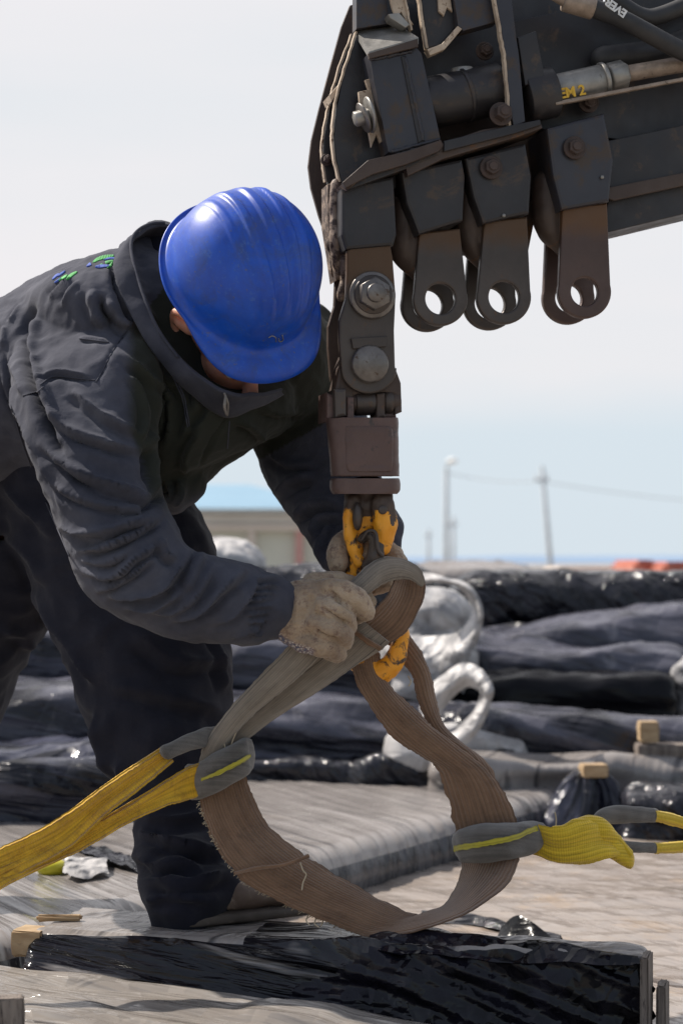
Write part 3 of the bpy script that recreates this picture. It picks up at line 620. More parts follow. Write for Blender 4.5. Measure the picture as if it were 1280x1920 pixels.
# ---- far edge strips of the grey bundle
def wrS(k):
    def f(P, N):
        if k in (18,): return .022*facets(P, 7, 3)+.03*noise(P, 1.2, 5)+.012*(1-np.abs(noise(np.stack([P[:, 0]*9+P[:, 1]*9, P[:, 1]*2, P[:, 2]*3], 1), 1, 2))*2)
        q = np.stack([P[:, 0]*2.6, P[:, 1]*11, P[:, 2]*13+P[:, 0]*.8], 1); q = q+.6*noise(q, .6, k)[:, None]
        a_ = .5+(k % 5)*.45; dg_ = 1-np.abs(noise(np.stack([P[:, 0]*9*math.cos(a_)+P[:, 1]*9*math.sin(a_)+P[:, 2]*6, P[:, 1]*2-P[:, 0], P[:, 2]*3], 1), 1, k+2))*2
        return .010*dg_*sst(-.4, .5, noise(P, 2, k+7))+.024*(1-np.abs(noise(q, 1, k))*2)+.035*noise(P, 1.5, k)+.016*crumple(P, 6, k)
    return f
def bun(name, label, px0, px1, ptop, d, H, Wd, mat, k, r=.05, ang=0, res=.02, group='bundles piled in the background', pitch=0):
    p = W(px0, ptop, d); L = (px1-px0)/FP*d/max(.3, math.cos(ang))
    return bundle(name, label, p+np.array([-math.sin(ang), math.cos(ang), 0])*Wd/2, ang, L, Wd, H, r, res, mat, wrS(k), group=group, pitch=pitch)
FB, FF, FG, FW_ = M['film_blue'], M['film_far'], M['film_grey'], M['film_white']
bun('shiny_bundle', 'low bundle with a glossy black edge right behind the grey bundle', 300, 960, 1438, 5.40, .11, .17, FF, 5, .02, .03, .012)
bun('shiny_bundle', 'low grey bundle catching bright glints, at the right behind the dark wrapped corner', 820, 1500, 1426, 5.30, .13, .28, FG, 6, .03, -.02, .014)
bun('dark_bundle', 'board edge wrapped in black film behind the right yellow sling', 1180, 1500, 1494, 5.0, .11, .25, FF, 9, .02, -.15, .012)
bun('blue_bundle', 'blue-black wrapped bundle between the man\'s leg and the split of the sling, lower layer', 180, 905, 1335, 5.6, .36, .8, M['film_mid'], 12, .06, -.05, .02)
bun('blue_bundle', 'blue-grey wrapped bundle behind the sling, upper layer', 300, 880, 1215, 5.9, .24, .8, M['film_mid'], 14, .06, .04, .02)
bun('black_bundle', 'topmost black bundle behind the sleeve cuff and glove', 330, 800, 1076, 6.2, .27, .7, FF, 16, .07, .0, .02)
bun('black_bundle', 'glossy black bundle with a wrinkled rounded top, top right of the pile', 860, 1420, 1078, 6.6, .20, .9, FF, 18, .085, -.02, .018, pitch=-.02)
bun('blue_bundle', 'blue-grey bundle under the topmost black one at the right', 860, 1450, 1196, 6.3, .11, 1.0, M['film_mid'], 20, .05, .02, .02, pitch=.075)
bun('blue_bundle', 'blue-grey bundle third from the top at the right, with a pale end', 850, 1290, 1212, 6.1, .12, 1.0, M['film_mid'], 22, .05, -.02, .02, pitch=-.055)
bun('black_bundle', 'black bundle at the right, lowest and darkest of the pile', 830, 1262, 1284, 5.9, .17, 1.0, M['film_black_shade'], 24, .03, -.03, .02)
bun('blue_bundle', 'slate bundle lying in front of the darkest black one', 860, 1330, 1352, 5.5, .22, .5, M['film_mid'], 26, .05, -.10, .02, pitch=-.05)
bun('black_bundle', 'dark wrapped bundle standing behind the man\'s shins at the left edge', -260, 215, 1320, 5.1, .36, .5, M['film_mid'], 28, .07, .05, .018)
bun('black_bundle', 'dark bundle behind the man\'s rear knee, upper one at the left edge', -260, 250, 1195, 5.6, .40, .5, FB, 30, .07, .0, .02)
bun('black_bundle', 'black bundle at the foot of the left pile, above the grey film', -300, 250, 1448, 4.62, .14, .5, FB, 32, .05, .08, .016)
bun('pale_far_bundle', 'pale dusty bundle on the horizon just right of the crane hook', 745, 1010, 1070, 9.5, .3, 1.5, FG, 34, .08, 0, .04)
bun('pale_far_bundle', 'long dim bundle along the horizon at the right', 1000, 1700, 1090, 9.0, .35, 1.5, FG, 36, .08, 0, .04)
# supporting rows below, so that nothing hangs in the air
for (lab, x0, x1, y0, y1, zt_) in (('lowest layer of wrapped bundles under the front ones', -1.6, 1.9, 1.9, 2.78, .74), ('lowest layer of wrapped bundles under the middle ones', -2.3, 2.6, 2.8, 5.0, .72), ('lowest layer of wrapped bundles under the background pile', -2.8, 3.4, 5.02, 7.6, .70), ('lowest layer of wrapped bundles at the far end of the yard', -2.0, 4.5, 7.7, 11.6, 1.22)):
    V, N, Fc = rbox(x1-x0, y1-y0, zt_, .05, .08)
    V2 = V+N*(.012*noise(V, 3))[:, None]+np.array([x0, (y0+y1)/2, zt_])
    tag(mk('base_bundle', V2, Fc, M['film_slate'], attrs={'st': V}), lab, 'wrapped bundle')
# torn loops of film: flat crumpled bands
def film_loop(label, rows, seed):
    Rw = np.array([[W(*a), W(*c)] for a, c in rows]); n, m = 120, 16; A_, C_ = ctm(Rw[:, 0], n), ctm(Rw[:, 1], n)
    G = np.array([[a*(1-q)+c*q+np.array([0, -.03, 0])*math.sin(q*math.pi) for q in np.linspace(0, 1, m)] for a, c in zip(A_, C_)])
    V = G.reshape(-1, 3); Fc = [(i*m+j, i*m+j+1, (i+1)*m+j+1, (i+1)*m+j) for i in range(n-1) for j in range(m-1)]; N = normals(V, Fc)
    V = V+N*(.022*crumple(V, 8, seed)-.008)[:, None]; k = len(V); V2 = np.vstack([V, V-N*.004])
    tag(mk('film_loop', V2, Fc+[tuple(q+k for q in f[::-1]) for f in Fc], M['film_white'], attrs={'st': V2}), label, 'plastic film')
film_loop('large torn loop of whitish film hanging open right of the sling top', [((770, 1075, 5.6), (780, 1095, 5.55)), ((825, 1078, 5.55), (830, 1092, 5.5)), ((878, 1096, 5.5), (864, 1106, 5.5)), ((903, 1135, 5.45), (885, 1138, 5.5)), ((903, 1180, 5.45), (878, 1165, 5.5)), ((872, 1232, 5.45), (850, 1188, 5.55)), ((815, 1262, 5.5), (800, 1196, 5.6)), ((755, 1255, 5.5), (745, 1185, 5.6))], 3)
film_loop('smaller loop of whitish film with a dark hole, below the large torn loop', [((790, 1330, 5.4), (800, 1370, 5.4)), ((815, 1280, 5.4), (840, 1318, 5.4)), ((860, 1246, 5.38), (868, 1292, 5.38)), ((900, 1254, 5.35), (886, 1290, 5.36)), ((922, 1290, 5.3), (899, 1302, 5.33)), ((912, 1340, 5.3), (888, 1334, 5.33)), ((880, 1392, 5.3), (858, 1360, 5.35)), ((820, 1402, 5.3), (815, 1372, 5.4))], 6)
bun('white_wad', 'crumpled whitish film between the two loops', 740, 880, 1120, 5.8, .30, .3, M['film_white'], 44, .08, 0, .018)
bun('white_wad', 'white shiny film bulge behind the split of the sling', 745, 990, 1386, 5.45, .08, .2, M['film_white'], 46, .03, -.05, .014)
bun('white_wad', 'bright whitish film on top of the pile under the building', 335, 470, 1030, 6.8, .2, .4, M['film_white'], 48, .08, 0, .022)
bun('white_wad', 'pale film end of the blue-grey bundle at the right edge', 1262, 1400, 1236, 6.0, .22, .5, M['film_white'], 50, .06, 0, .02)
batten('pine block at the right edge above the glinting grey bundle', W(1214, 1371, 5.36), 0, .05, .06, .055)
batten('pine block end poking out of the dark wrapped corner above the right yellow sling', W(1112, 1444, 5.14), .1, .065, .06, .033)
batten('scuffed board lying under the pine block at the right edge', W(1262, 1408, 5.36), 0, .20, .08, .04, 'wood_old', 'weathered_board')
# dark wrapped corner (tent of black film over the block)
def wrT(P, N): return .012*ridged(np.stack([P[:, 2], P[:, 0], P[:, 1]], 1), (3, 22, 8), .3)+.012*noise(P, 6)
Vt, Nt, Ft = rbox(.26, .26, .15, .03, .006)
tq = -Vt[:, 2]/.15; sx = .28+.72*tq**.8; Vt2 = Vt.copy(); Vt2[:, 0] = (Vt[:, 0]-.13)*sx*1.1; Vt2[:, 1] = Vt[:, 1]*(.4+.6*tq); Vt2 += Nt*wrT(Vt, Nt)[:, None]
Vt2 = Vt2+W(1102, 1453, 5.18)
tag(mk('wrapped_corner', Vt2, Ft, M['film_blue'], attrs={'st': Vt[:, [2, 0, 1]]}), 'dark film stretched like a tent over a block, above the right yellow sling', 'wrapped block')

# ================================================================ sling and lifting straps
def ribbon(name, rows, mat, parent=None, thick=.005, n=90, na=20, bulge=0.0, fray=.0012, fold=None, seed=0, wav=.003):
    """webbing: rows of two edge points (x,y,d | x,y,d); returns one solid strip"""
    Rw = np.array([np.concatenate([W(*r[0]), W(*r[1])]) for r in rows]); Q = ctm(Rw, n); A, B = Q[:, :3], Q[:, 3:]
    C = (A+B)/2; ln = np.concatenate([[0], np.cumsum(np.linalg.norm(np.diff(C, axis=0), axis=1))])
    wd = np.linalg.norm(B-A, axis=1).mean(); u = np.linspace(0, 1, na)
    T = np.gradient(C, axis=0); X = B-A; Nn = np.cross(T, X); Nn /= np.linalg.norm(Nn, axis=1)[:, None]
    bl = ctm(np.array([[r[2] if len(r) > 2 else bulge] for r in rows]), n)[:, 0]
    fy = np.stack([ln*1.0, np.zeros(n), np.zeros(n)], 1)
    eA = fray*noise(fy, 220, seed)+fray*1.5*noise(fy, 45, seed); eB = fray*noise(fy, 220, seed+7)+fray*1.5*noise(fy, 45, seed+9)
    G = np.zeros((n, na, 3)); ST = np.zeros((n, na, 3))
    Xn = X/np.linalg.norm(X, axis=1)[:, None]
    for j, q in enumerate(u):
        P = A*(1-q)+B*q+Nn*(bl*(1-(2*q-1)**2))[:, None]
        P = P+Xn*(eA*max(0, 1-q*6)+eB*max(0, 1-(1-q)*6))[:, None]
        w = noise(np.stack([ln*9, np.full(n, q*1.6), np.full(n, seed*1.3)], 1), 1, seed)*wav
        G[:, j] = P+Nn*w[:, None]; ST[:, j, 0] = q*wd; ST[:, j, 1] = ln; ST[:, j, 2] = q*.01
    V = G.reshape(-1, 3); Fc = [(i*na+j, i*na+j+1, (i+1)*na+j+1, (i+1)*na+j) for i in range(n-1) for j in range(na-1)]
    N = normals(V, Fc); e = np.clip(np.minimum(np.tile(u, n), 1-np.tile(u, n))*na/1.6, .35, 1)[:, None]
    T_, B_ = V+N*thick/2*e, V-N*thick/2*e; k = len(V)
    F2 = Fc+[tuple(k+q for q in f[::-1]) for f in Fc]
    rim = [(i*na) for i in range(n)]+[(n-1)*na+j for j in range(1, na)]+[i*na+na-1 for i in range(n-2, -1, -1)]+[j for j in range(na-2, 0, -1)]
    for a, b in zip(rim, rim[1:]+rim[:1]): F2.append((b, a, a+k, b+k))
    st = ST.reshape(-1, 3)
    return mk(name, np.vstack([T_, B_]), F2, mat, parent, attrs={'st': np.vstack([st, st])})
def stube(name, S, mat, parent, m=50, n=28, e=.8, seed=0, amp=.002):
    V, Fc = loft(S, m, n, e); V = V+normals(V, Fc)*(amp*noise(V, 40, seed)+amp*noise(V, 15, seed+3))[:, None]
    st = np.stack([V[:, 2]+.3*V[:, 1], V[:, 0], V[:, 1]*0], 1)
    return mk(name, V, Fc, mat, parent, attrs={'st': st})
def two(a, b, d, dd=0, bl=0.0): return ((a[0], a[1], d-dd), (b[0], b[1], d+dd), bl)
sl = thing('lifting_sling', 'worn grey-brown webbing sling hanging from the crane hook in two big loops', 'sling', W(700, 1755, 3.02))
# big lower loop: left fall, belly on the bundle, right rise
ribbon('webbing', [two((370, 1425), (462, 1412), 3.05, .004, .004), two((372, 1492), (466, 1470), 3.04, .004, .006), two((396, 1568), (500, 1543), 3.02, .004, .008), two((444, 1640), (568, 1602), 3.0, .01, .010),
        two((520, 1690), (640, 1648), 2.99, .012, .010), two((610, 1727), (722, 1692), 2.985, .016, .008), two((690, 1756), (782, 1716), 2.985, .022, .006), two((762, 1749), (812, 1708), 2.99, .035, .006),
        two((850, 1722), (832, 1700), 3.0, .05, .004), two((912, 1690), (848, 1672), 3.02, .06, .006), two((958, 1648), (862, 1640), 3.04, .06, .010), two((976, 1598), (868, 1600), 3.06, .045, .012),
        two((972, 1548), (868, 1560), 3.07, .03, .010)], M['web_brown'], sl, .006, 190, 26, fray=.0022, seed=2)
ribbon('webbing', [two((858, 1592), (978, 1572), 3.06, -.004, -.006), two((848, 1530), (958, 1518), 3.06, -.004, -.010), two((829, 1468), (941, 1480), 3.06, 0, -.012), two((815, 1434), (912, 1442), 3.06, 0, -.012), two((790, 1420), (850, 1392), 3.06, 0, -.010),
        two((738, 1382), (792, 1345), 3.07, .004, -.010), two((690, 1322), (744, 1300), 3.08, .004, -.009), two((662, 1266), (716, 1262), 3.09, .004, -.008), two((655, 1215), (712, 1225), 3.10, 0, -.006)], M['web_brown'], sl, .007, 140, 22, fray=.0020, seed=5)
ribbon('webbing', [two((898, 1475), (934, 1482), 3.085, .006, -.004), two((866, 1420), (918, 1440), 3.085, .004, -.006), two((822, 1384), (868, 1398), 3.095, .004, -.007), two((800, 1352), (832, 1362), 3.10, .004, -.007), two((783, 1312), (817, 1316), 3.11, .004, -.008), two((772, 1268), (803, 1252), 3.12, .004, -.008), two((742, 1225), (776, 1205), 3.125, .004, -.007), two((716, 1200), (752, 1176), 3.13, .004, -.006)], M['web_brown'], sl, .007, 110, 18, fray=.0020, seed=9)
# upper eye: two straps from the left cuff, gripped by the glove
ribbon('eye_webbing', [two((370, 1440), (418, 1428), 3.035, 0, -.006), two((384, 1396), (430, 1392), 3.03, 0, -.009), two((424, 1338), (474, 1340), 3.02, 0, -.010), two((478, 1278), (536, 1290), 3.01, 0, -.010), two((528, 1226), (592, 1240), 3.0, 0, -.008), two((572, 1176), (632, 1196), 3.0, 0, -.006)], M['web_grey'], sl, .007, 90, 20, seed=12)
ribbon('eye_webbing', [two((410, 1436), (452, 1425), 3.05, 0, -.004), two((420, 1398), (458, 1392), 3.055, 0, -.008), two((468, 1340), (520, 1342), 3.055, .004, -.009), two((530, 1286), (600, 1292), 3.05, .008, -.010), two((590, 1236), (662, 1250), 3.05, .008, -.010), two((652, 1180), (708, 1222), 3.040, 0, -.008), two((678, 1160), (730, 1204), 3.036, 0, -.004)], M['web_grey'], sl, .007, 160, 24, seed=15)
ribbon('eye_webbing', [two((664, 1176), (716, 1216), 3.050, .004, .006), two((706, 1138), (760, 1184), 3.05, .006, .010), two((728, 1112), (790, 1134), 3.052, .008, .014), two((738, 1090), (797, 1096), 3.060, .012, .014), two((745, 1074), (784, 1066), 3.075, .012, .008), two((748, 1068), (768, 1054), 3.08, .012, .004)], M['web_brown'], sl, .007, 120, 22, seed=18)  # loop's inner face: dirtier brown webbing whose colour also carries its shade
ribbon('eye_webbing', [two((790, 1100), (797, 1092), 3.05, .0, .0), two((764, 1086), (784, 1064), 3.048, .004, -.004), two((738, 1088), (746, 1046), 3.045, .006, -.010), two((710, 1100), (704, 1050), 3.038, .004, -.012), two((680, 1122), (664, 1084), 3.025, .0, -.012), two((645, 1150), (630, 1122), 3.02, 0, -.008)], M['web_grey'], sl, .007, 120, 22, seed=19)
ribbon('stitched_keeper', [two((664, 1176), (656, 1184), 3.030, 0, 0), two((690, 1196), (684, 1204), 3.022, 0, 0), two((716, 1212), (712, 1220), 3.025, 0, 0)], M['web_brown'], sl, .004, 30, 6)
ribbon('splice_flap', [two((440, 1634), (441, 1640), 2.984, 0, 0), two((480, 1624), (482, 1631), 2.968, 0, 0), two((530, 1618), (532, 1625), 2.966, 0, 0), two((578, 1600), (580, 1607), 2.975, 0, 0)], M['web_brown'], sl, .004, 40, 6)
# loose threads
for i, P in enumerate([[(563, 1618, 2.96), (568, 1632, 2.955), (574, 1640, 2.955), (568, 1655, 2.955), (566, 1668, 2.95)], [(578, 1716, 2.98), (574, 1726, 2.975), (580, 1734, 2.97)], [(592, 1722, 2.98), (590, 1732, 2.975), (597, 1738, 2.97)], [(606, 1725, 2.98), (602, 1736, 2.975)], [(765, 1268, 3.1), (770, 1278, 3.09), (766, 1286, 3.09)], [(1041, 1552, 3.05), (1042, 1538, 3.05), (1040, 1524, 3.05)], [(424, 1378, 3.02), (421, 1395, 3.02), (426, 1412, 3.02)], [(443, 1372, 3.02), (436, 1390, 3.02), (430, 1412, 3.02)]]):
    mk('thread', *tube([W(*p) for p in P], .0011, 20, 6), M['thread'], sl)
# torn fringe along the left fall and belly
rs = np.random.RandomState(3); fr = []
Lp = ctm([[370, 1500], [396, 1568], [444, 1640], [520, 1690], [610, 1727], [690, 1756]], 200)
for i in range(110):
    q = Lp[rs.randint(200)]; p0 = W(q[0]+rs.uniform(1, 4), q[1], 2.996); v = np.array([rs.uniform(-.006, -.001), rs.uniform(-.003, .003), rs.uniform(-.005, .001)])
    fr.append(tube([p0, p0+v*.6+rs.normal(size=3)*.001, p0+v], .0005, 6, 5))
V, Fc = join(fr); tag(mk('fringe', V, Fc, M['thread'], sl), kind='stuff')
# left yellow strap: two runs, sleeves, the cuff that clasps the sling
ys = thing('yellow_strap', 'yellow round-edged lifting strap with grey sleeve running out of the photo at the lower left', 'strap', W(60, 1600, 2.9))
stube('sleeve', [(352, 1432, 360, 1500, 3.04, .020), (372, 1428, 380, 1496, 3.02, .026), (400, 1412, 408, 1484, 3.015, .030), (435, 1394, 442, 1466, 3.02, .030), (458, 1383, 464, 1450, 3.03, .028), (467, 1384, 469, 1444, 3.04, .020)], M['sleeve'], ys, 50, 30, .75, 2, .0018)
ribbon('stripe', [two((378, 1459), (378, 1465), 2.992, 0, 0), two((405, 1446), (406, 1454), 2.980, 0, 0), two((435, 1431), (436, 1440), 2.982, 0, 0), two((456, 1421), (457, 1429), 2.992, 0, 0), two((469, 1414), (469, 1421), 3.008, 0, 0)], M['stripe'], ys, .003, 30, 5, wav=.0)
stube('sleeve', [(306, 1398, 322, 1424, 2.985, .014), (335, 1385, 348, 1412, 3.0, .015), (372, 1368, 384, 1402, 3.03, .016), (405, 1362, 412, 1400, 3.07, .016)], M['sleeve'], ys, 40, 24, .9, 4, .0018)
ribbon('webbing', [two((312, 1399), (325, 1426), 2.985, 0, -.014), two((250, 1438), (268, 1474), 2.96, 0, -.018), two((180, 1486), (203, 1524), 2.93, 0, -.019), two((100, 1542), (128, 1590), 2.90, 0, -.016), two((20, 1582), (48, 1634), 2.86, 0, -.012), two((-80, 1628), (-54, 1686), 2.82, 0, -.006), two((-200, 1690), (-170, 1770), 2.78, 0, -.006)], M['web_yellow'], ys, .012, 150, 22, seed=22, fray=.0007)
ribbon('webbing', [two((374, 1432), (378, 1490), 3.01, 0, -.006), two((340, 1446), (350, 1500), 3.0, 0, -.007), two((280, 1484), (296, 1516), 2.975, 0, -.009), two((215, 1524), (230, 1548), 2.95, 0, -.008), two((140, 1566), (158, 1590), 2.925, 0, -.006), two((54, 1604), (78, 1627), 2.88, -.0, -.004), two((-24, 1640), (2, 1666), 2.835, 0, -.004), two((-140, 1705), (-110, 1738), 2.79, 0, -.004)], M['web_yellow'], ys, .012, 150, 18, seed=25, fray=.0007)
# right yellow strap
yr = thing('yellow_strap', 'crumpled lemon-yellow lifting strap with grey sleeve running out at the right edge', 'strap', W(1100, 1600, 3.1))
stube('sleeve', [(852, 1564, 856, 1606, 3.05, .022), (862, 1556, 868, 1615, 3.03, .030), (900, 1548, 905, 1616, 3.015, .034), (950, 1544, 958, 1610, 3.02, .034), (990, 1540, 998, 1600, 3.045, .030), (1012, 1541, 1018, 1584, 3.06, .020)], M['sleeve'], yr, 50, 30, .75, 7, .0018)
ribbon('stripe', [two((851, 1586), (851, 1598), 3.018, 0, 0), two((866, 1582), (867, 1593), 2.996, 0, 0), two((905, 1577), (906, 1587), 2.977, 0, 0), two((955, 1567), (957, 1577), 2.981, 0, 0), two((1005, 1548), (1008, 1558), 3.02, 0, 0)], M['stripe'], yr, .003, 40, 5, wav=0)
ribbon('webbing', [two((1008, 1550), (1012, 1600), 3.05, .01, -.010), two((1040, 1549), (1045, 1612), 3.045, .012, -.014), two((1085, 1538), (1090, 1618), 3.05, .0, -.014), two((1122, 1545), (1128, 1614), 3.06, -.012, -.006), two((1152, 1572), (1150, 1610), 3.07, -.01, -.008), two((1182, 1594), (1178, 1624), 3.07, 0, -.008)], M['web_lemon'], yr, .007, 80, 24, seed=31, wav=.016)
ribbon('webbing', [two((978, 1596), (1006, 1548), 3.07, .0, .01), two((1020, 1606), (1045, 1552), 3.075, .0, .012), two((1064, 1600), (1085, 1546), 3.08, 0, .01), two((1110, 1606), (1125, 1536), 3.09, 0, .006), two((1140, 1590), (1150, 1560), 3.1, 0, .004)], M['web_lemon'], yr, .007, 70, 22, seed=35, wav=.008)
stube('sleeve', [(1104, 1548, 1126, 1556, 3.09, .012), (1116, 1524, 1130, 1546, 3.10, .012), (1146, 1512, 1150, 1544, 3.12, .013), (1188, 1512, 1188, 1544, 3.14, .013), (1228, 1516, 1227, 1542, 3.17, .012)], M['sleeve'], yr, 40, 20, .9, 9, .0016)
stube('sleeve', [(1158, 1574, 1158, 1594, 3.10, .008), (1190, 1578, 1190, 1599, 3.12, .008), (1228, 1580, 1228, 1600, 3.15, .008)], M['sleeve'], yr, 30, 16, .9, 11, .001)
ribbon('webbing', [two((1224, 1518), (1224, 1540), 3.165, 0, -.006), two((1260, 1526), (1260, 1548), 3.19, 0, -.006), two((1330, 1546), (1330, 1570), 3.23, 0, -.006)], M['web_lemon'], yr, .006, 50, 12, seed=37)
ribbon('webbing', [two((1225, 1581), (1225, 1600), 3.15, 0, -.004), two((1265, 1578), (1265, 1598), 3.18, 0, -.004), two((1330, 1572), (1330, 1594), 3.22, 0, -.004)], M['web_lemon'], yr, .006, 50, 12, seed=39)

stube('webbing', [(1132, 1560, 1136, 1606, 3.07, .012), (1158, 1572, 1156, 1614, 3.068, .016), (1180, 1590, 1176, 1626, 3.07, .013)], M['web_lemon'], yr, 30, 20, .9, 13, .003)
stube('webbing', [(1040, 1546, 1036, 1570, 3.045, .010), (1086, 1532, 1092, 1562, 3.05, .014), (1128, 1536, 1122, 1572, 3.06, .014), (1162, 1566, 1148, 1588, 3.07, .010)], M['web_lemon'], yr, 40, 20, .9, 14, .004)
# ================================================================ crane
TH = R(12); EX = np.array([math.cos(TH), math.sin(TH), 0]); EN = np.array([math.sin(TH), -math.cos(TH), 0]); EZ = np.array([0, 0, 1.])
O0 = W(640, 400, 3.08)
def PP(px, py, k):
    """point of the boom-parallel plane k metres nearer the viewer than the boom's middle"""
    c = np.array([0, 0, CZ]); dr = W(px, py, 1.0)-c; s = ((O0-c).dot(EN)+k)/dr.dot(EN); return c+dr*s
def plate(name, out, k, th, mat, parent, holes=(), bev=.0012, pieces=()):
    """flat plate parallel to the boom, front face at k, thickness th"""
    cu = bpy.data.curves.new('tmp', 'CURVE'); cu.dimensions = '2D'; cu.fill_mode = 'BOTH'
    def add(pts):
        sp = cu.splines.new('POLY'); sp.points.add(len(pts)-1)
        for q, p in zip(sp.points, pts): q.co = (p[0], p[1], 0, 1)
        sp.use_cyclic_u = True
    def loc(p): v = p-O0; return (v.dot(EX), v.dot(EZ))
    add([loc(PP(x, y, k)) for x, y in out])
    for (x, y, r) in holes:
        c = loc(PP(x, y, k)); rr = r/FP*3.08
        add([(c[0]+rr*math.cos(a), c[1]+rr*math.sin(a)) for a in np.linspace(0, 2*math.pi, 40, endpoint=False)])
    cu.extrude = max(th/2-bev, .0003); cu.bevel_depth = bev; cu.offset = -bev; cu.bevel_resolution = 1
    o = bpy.data.objects.new('tmp', cu); scene.collection.objects.link(o)
    dg = bpy.context.evaluated_depsgraph_get(); me = bpy.data.meshes.new_from_object(o.evaluated_get(dg))
    V = np.array([v.co[:] for v in me.vertices]); Fc = [tuple(p.vertices) for p in me.polygons]
    bpy.data.objects.remove(o); bpy.data.curves.remove(cu); bpy.data.meshes.remove(me)
    G = O0+V[:, :1]*EX+V[:, 1:2]*EZ+(V[:, 2:]+k-th/2)*EN
    o = mk(name, G, Fc, mat, parent, smooth=False)
    return o
def arc(cx, cy, r, a0, a1, n=14, ry=None):
    ry = ry or r; return [(cx+r*math.cos(R(a)), cy+ry*math.sin(R(a))) for a in np.linspace(a0, a1, n)]
def rod(name, a, b, r, mat, parent, n=32, bev=.0015, r1=None):
    return mk(name, *cyl(a, b, r, n, bev, r1), mat, parent)
def bolt(px, py, k, rpx, parent, mat='bolt', head=.012, washer=True, nut=6, name='bolt'):
    c = PP(px, py, k); r = rpx/FP*3.08; ps = []
    if washer: ps.append(cyl(c-EN*.002, c+EN*.003, r*1.45, 32, .0008))
    ps.append(cyl(c+EN*.0025, c+EN*(.0025+head), r, nut, .0012)); ps.append(cyl(c+EN*(head), c+EN*(head+.006), r*.55, 24, .001))
    V, Fc = join(ps); return mk(name, V, Fc, mat, parent, smooth=False)
def edge_strip(name, pts, k0, k1, w, mat, parent):
    """thin strip along a line of picture points, spanning depth k0..k1"""
    P = ctm([PP(x, y, k1) for x, y in pts], len(pts)*5); Q = P-EN*(k1-k0)
    T = np.gradient(P, axis=0); T /= np.linalg.norm(T, axis=1)[:, None]; S = np.cross(T, EN); S /= np.linalg.norm(S, axis=1)[:, None]
    P2 = P+T*(noise(P, 40)*0)[:, None]; jit = (.0015*noise(P, 90))[:, None]*S
    Rg = np.stack([P2+jit, P2+jit+S*w, Q+jit+S*w, Q+jit], 1)
    return mk(name, *rings(Rg), mat, parent, smooth=False)
cb = thing('crane_boom', 'dark greasy crane boom end with three open clevis lugs, at the top right', 'crane', PP(900, 430, 0))
SD, SB, SR, SL = M['steel_dark'], M['steel_blue'], M['steel_brown'], M['steel_lug']
# main boom profile: upper web, lower chord with steps
plate('boom_web', [(735, 130), (1010, 60), (1420, -40), (1420, 330), (1130, 375), (1000, 420), (990, 470), (905, 480), (745, 470), (735, 400)], -.06, .012, SR, cb)
plate('boom_web', [(960, 40), (1420, -60), (1420, 240), (1160, 262), (1000, 240)], -.022, .012, SD, cb)
plate('boom_chord', [(1120, 268), (1420, 205), (1420, 318), (1150, 368), (1136, 330)], .006, .16, SD, cb)
plate('boom_chord', [(1140, 376), (1420, 318), (1420, 368), (1138, 436), (1132, 410)], -.004, .14, SD, cb)
plate('boom_lip', [(1136, 352), (1420, 296), (1420, 318), (1150, 376), (1140, 372)], .014, .010, SR, cb)
# rail under the cylinder
plate('rail', [(760, 312), (830, 268), (905, 243), (1012, 226), (1016, 240), (975, 255), (830, 298), (764, 330)], .062, .085, SR, cb)
plate('rail', [(832, 264), (950, 236), (1012, 224), (1014, 234), (965, 250), (832, 284)], .070, .007, SD, cb)
# rear side plate of the boom end
rearp = [(668, 6), (656, 10), (640, 50), (618, 130), (598, 205), (584, 262), (578, 312), (583, 352), (598, 405), (612, 445), (620, 480), (720, 500), (760, 420), (760, 40)]
plate('side_plate', rearp, -.135, .010, SR, cb)
frontp = [(672, 60), (655, 110), (640, 158), (632, 200), (626, 250), (630, 300), (640, 340), (645, 372), (742, 352), (742, 120), (700, 60)]
plate('side_plate', frontp, .010, .010, SD, cb)
plate('side_plate', [(662, 62), (632, 150), (618, 205), (608, 262), (607, 292), (613, 340), (630, 380), (735, 380), (735, 100), (690, 62)], -.055, .010, SD, cb)
# cut edges of the plates: thin strips with sunlight painted in as pale beige
edge_strip('plate_edge', [(671, 60), (654, 110), (639, 158), (630, 200), (625, 250), (629, 300), (639, 340)], -.001, .0108, .003, M['lit_edge'], cb)
edge_strip('plate_edge', [(661, 64), (631, 150), (617, 205), (607, 262), (606, 292), (612, 340)], -.066, -.0545, .003, M['lit_edge'], cb)
plate('cross_tie', [(617, 178), (640, 152), (643, 160), (622, 190)], .0, .05, M['lit_edge'], cb)
# ragged flaky lower end of the plates, dried grease
for nm_, pts, k, th in (('end_edge', [(614, 345), (646, 338), (648, 372), (640, 420), (644, 470), (640, 520), (630, 526), (622, 470), (614, 420)], -.02, .05), ):
    plate(nm_, pts, k, th, M['rust_light'], cb, bev=.003)
V, Fc = fuse([tube([PP(632, 345, -.0), PP(628, 400, -.0), PP(630, 455, -.0), PP(634, 520, -.01)], [.007, .008, .009, .003], 30, 12), tube([PP(620, 400, -.05), PP(624, 460, -.04), PP(628, 515, -.04)], [.007, .008, .004], 30, 12), tube([PP(645, 440, .0), PP(648, 500, .0), PP(640, 560, .0)], [.006, .007, .003], 20, 10)], .0022, 1)
V = V+normals(V, Fc)*(.010*crumple(V, 28, 3)-.002)[:, None]; mk('dried_grease', V, Fc, M['rust_light'], cb)
bolt(612, 300, -.052, 8, cb, 'rust_bolt')
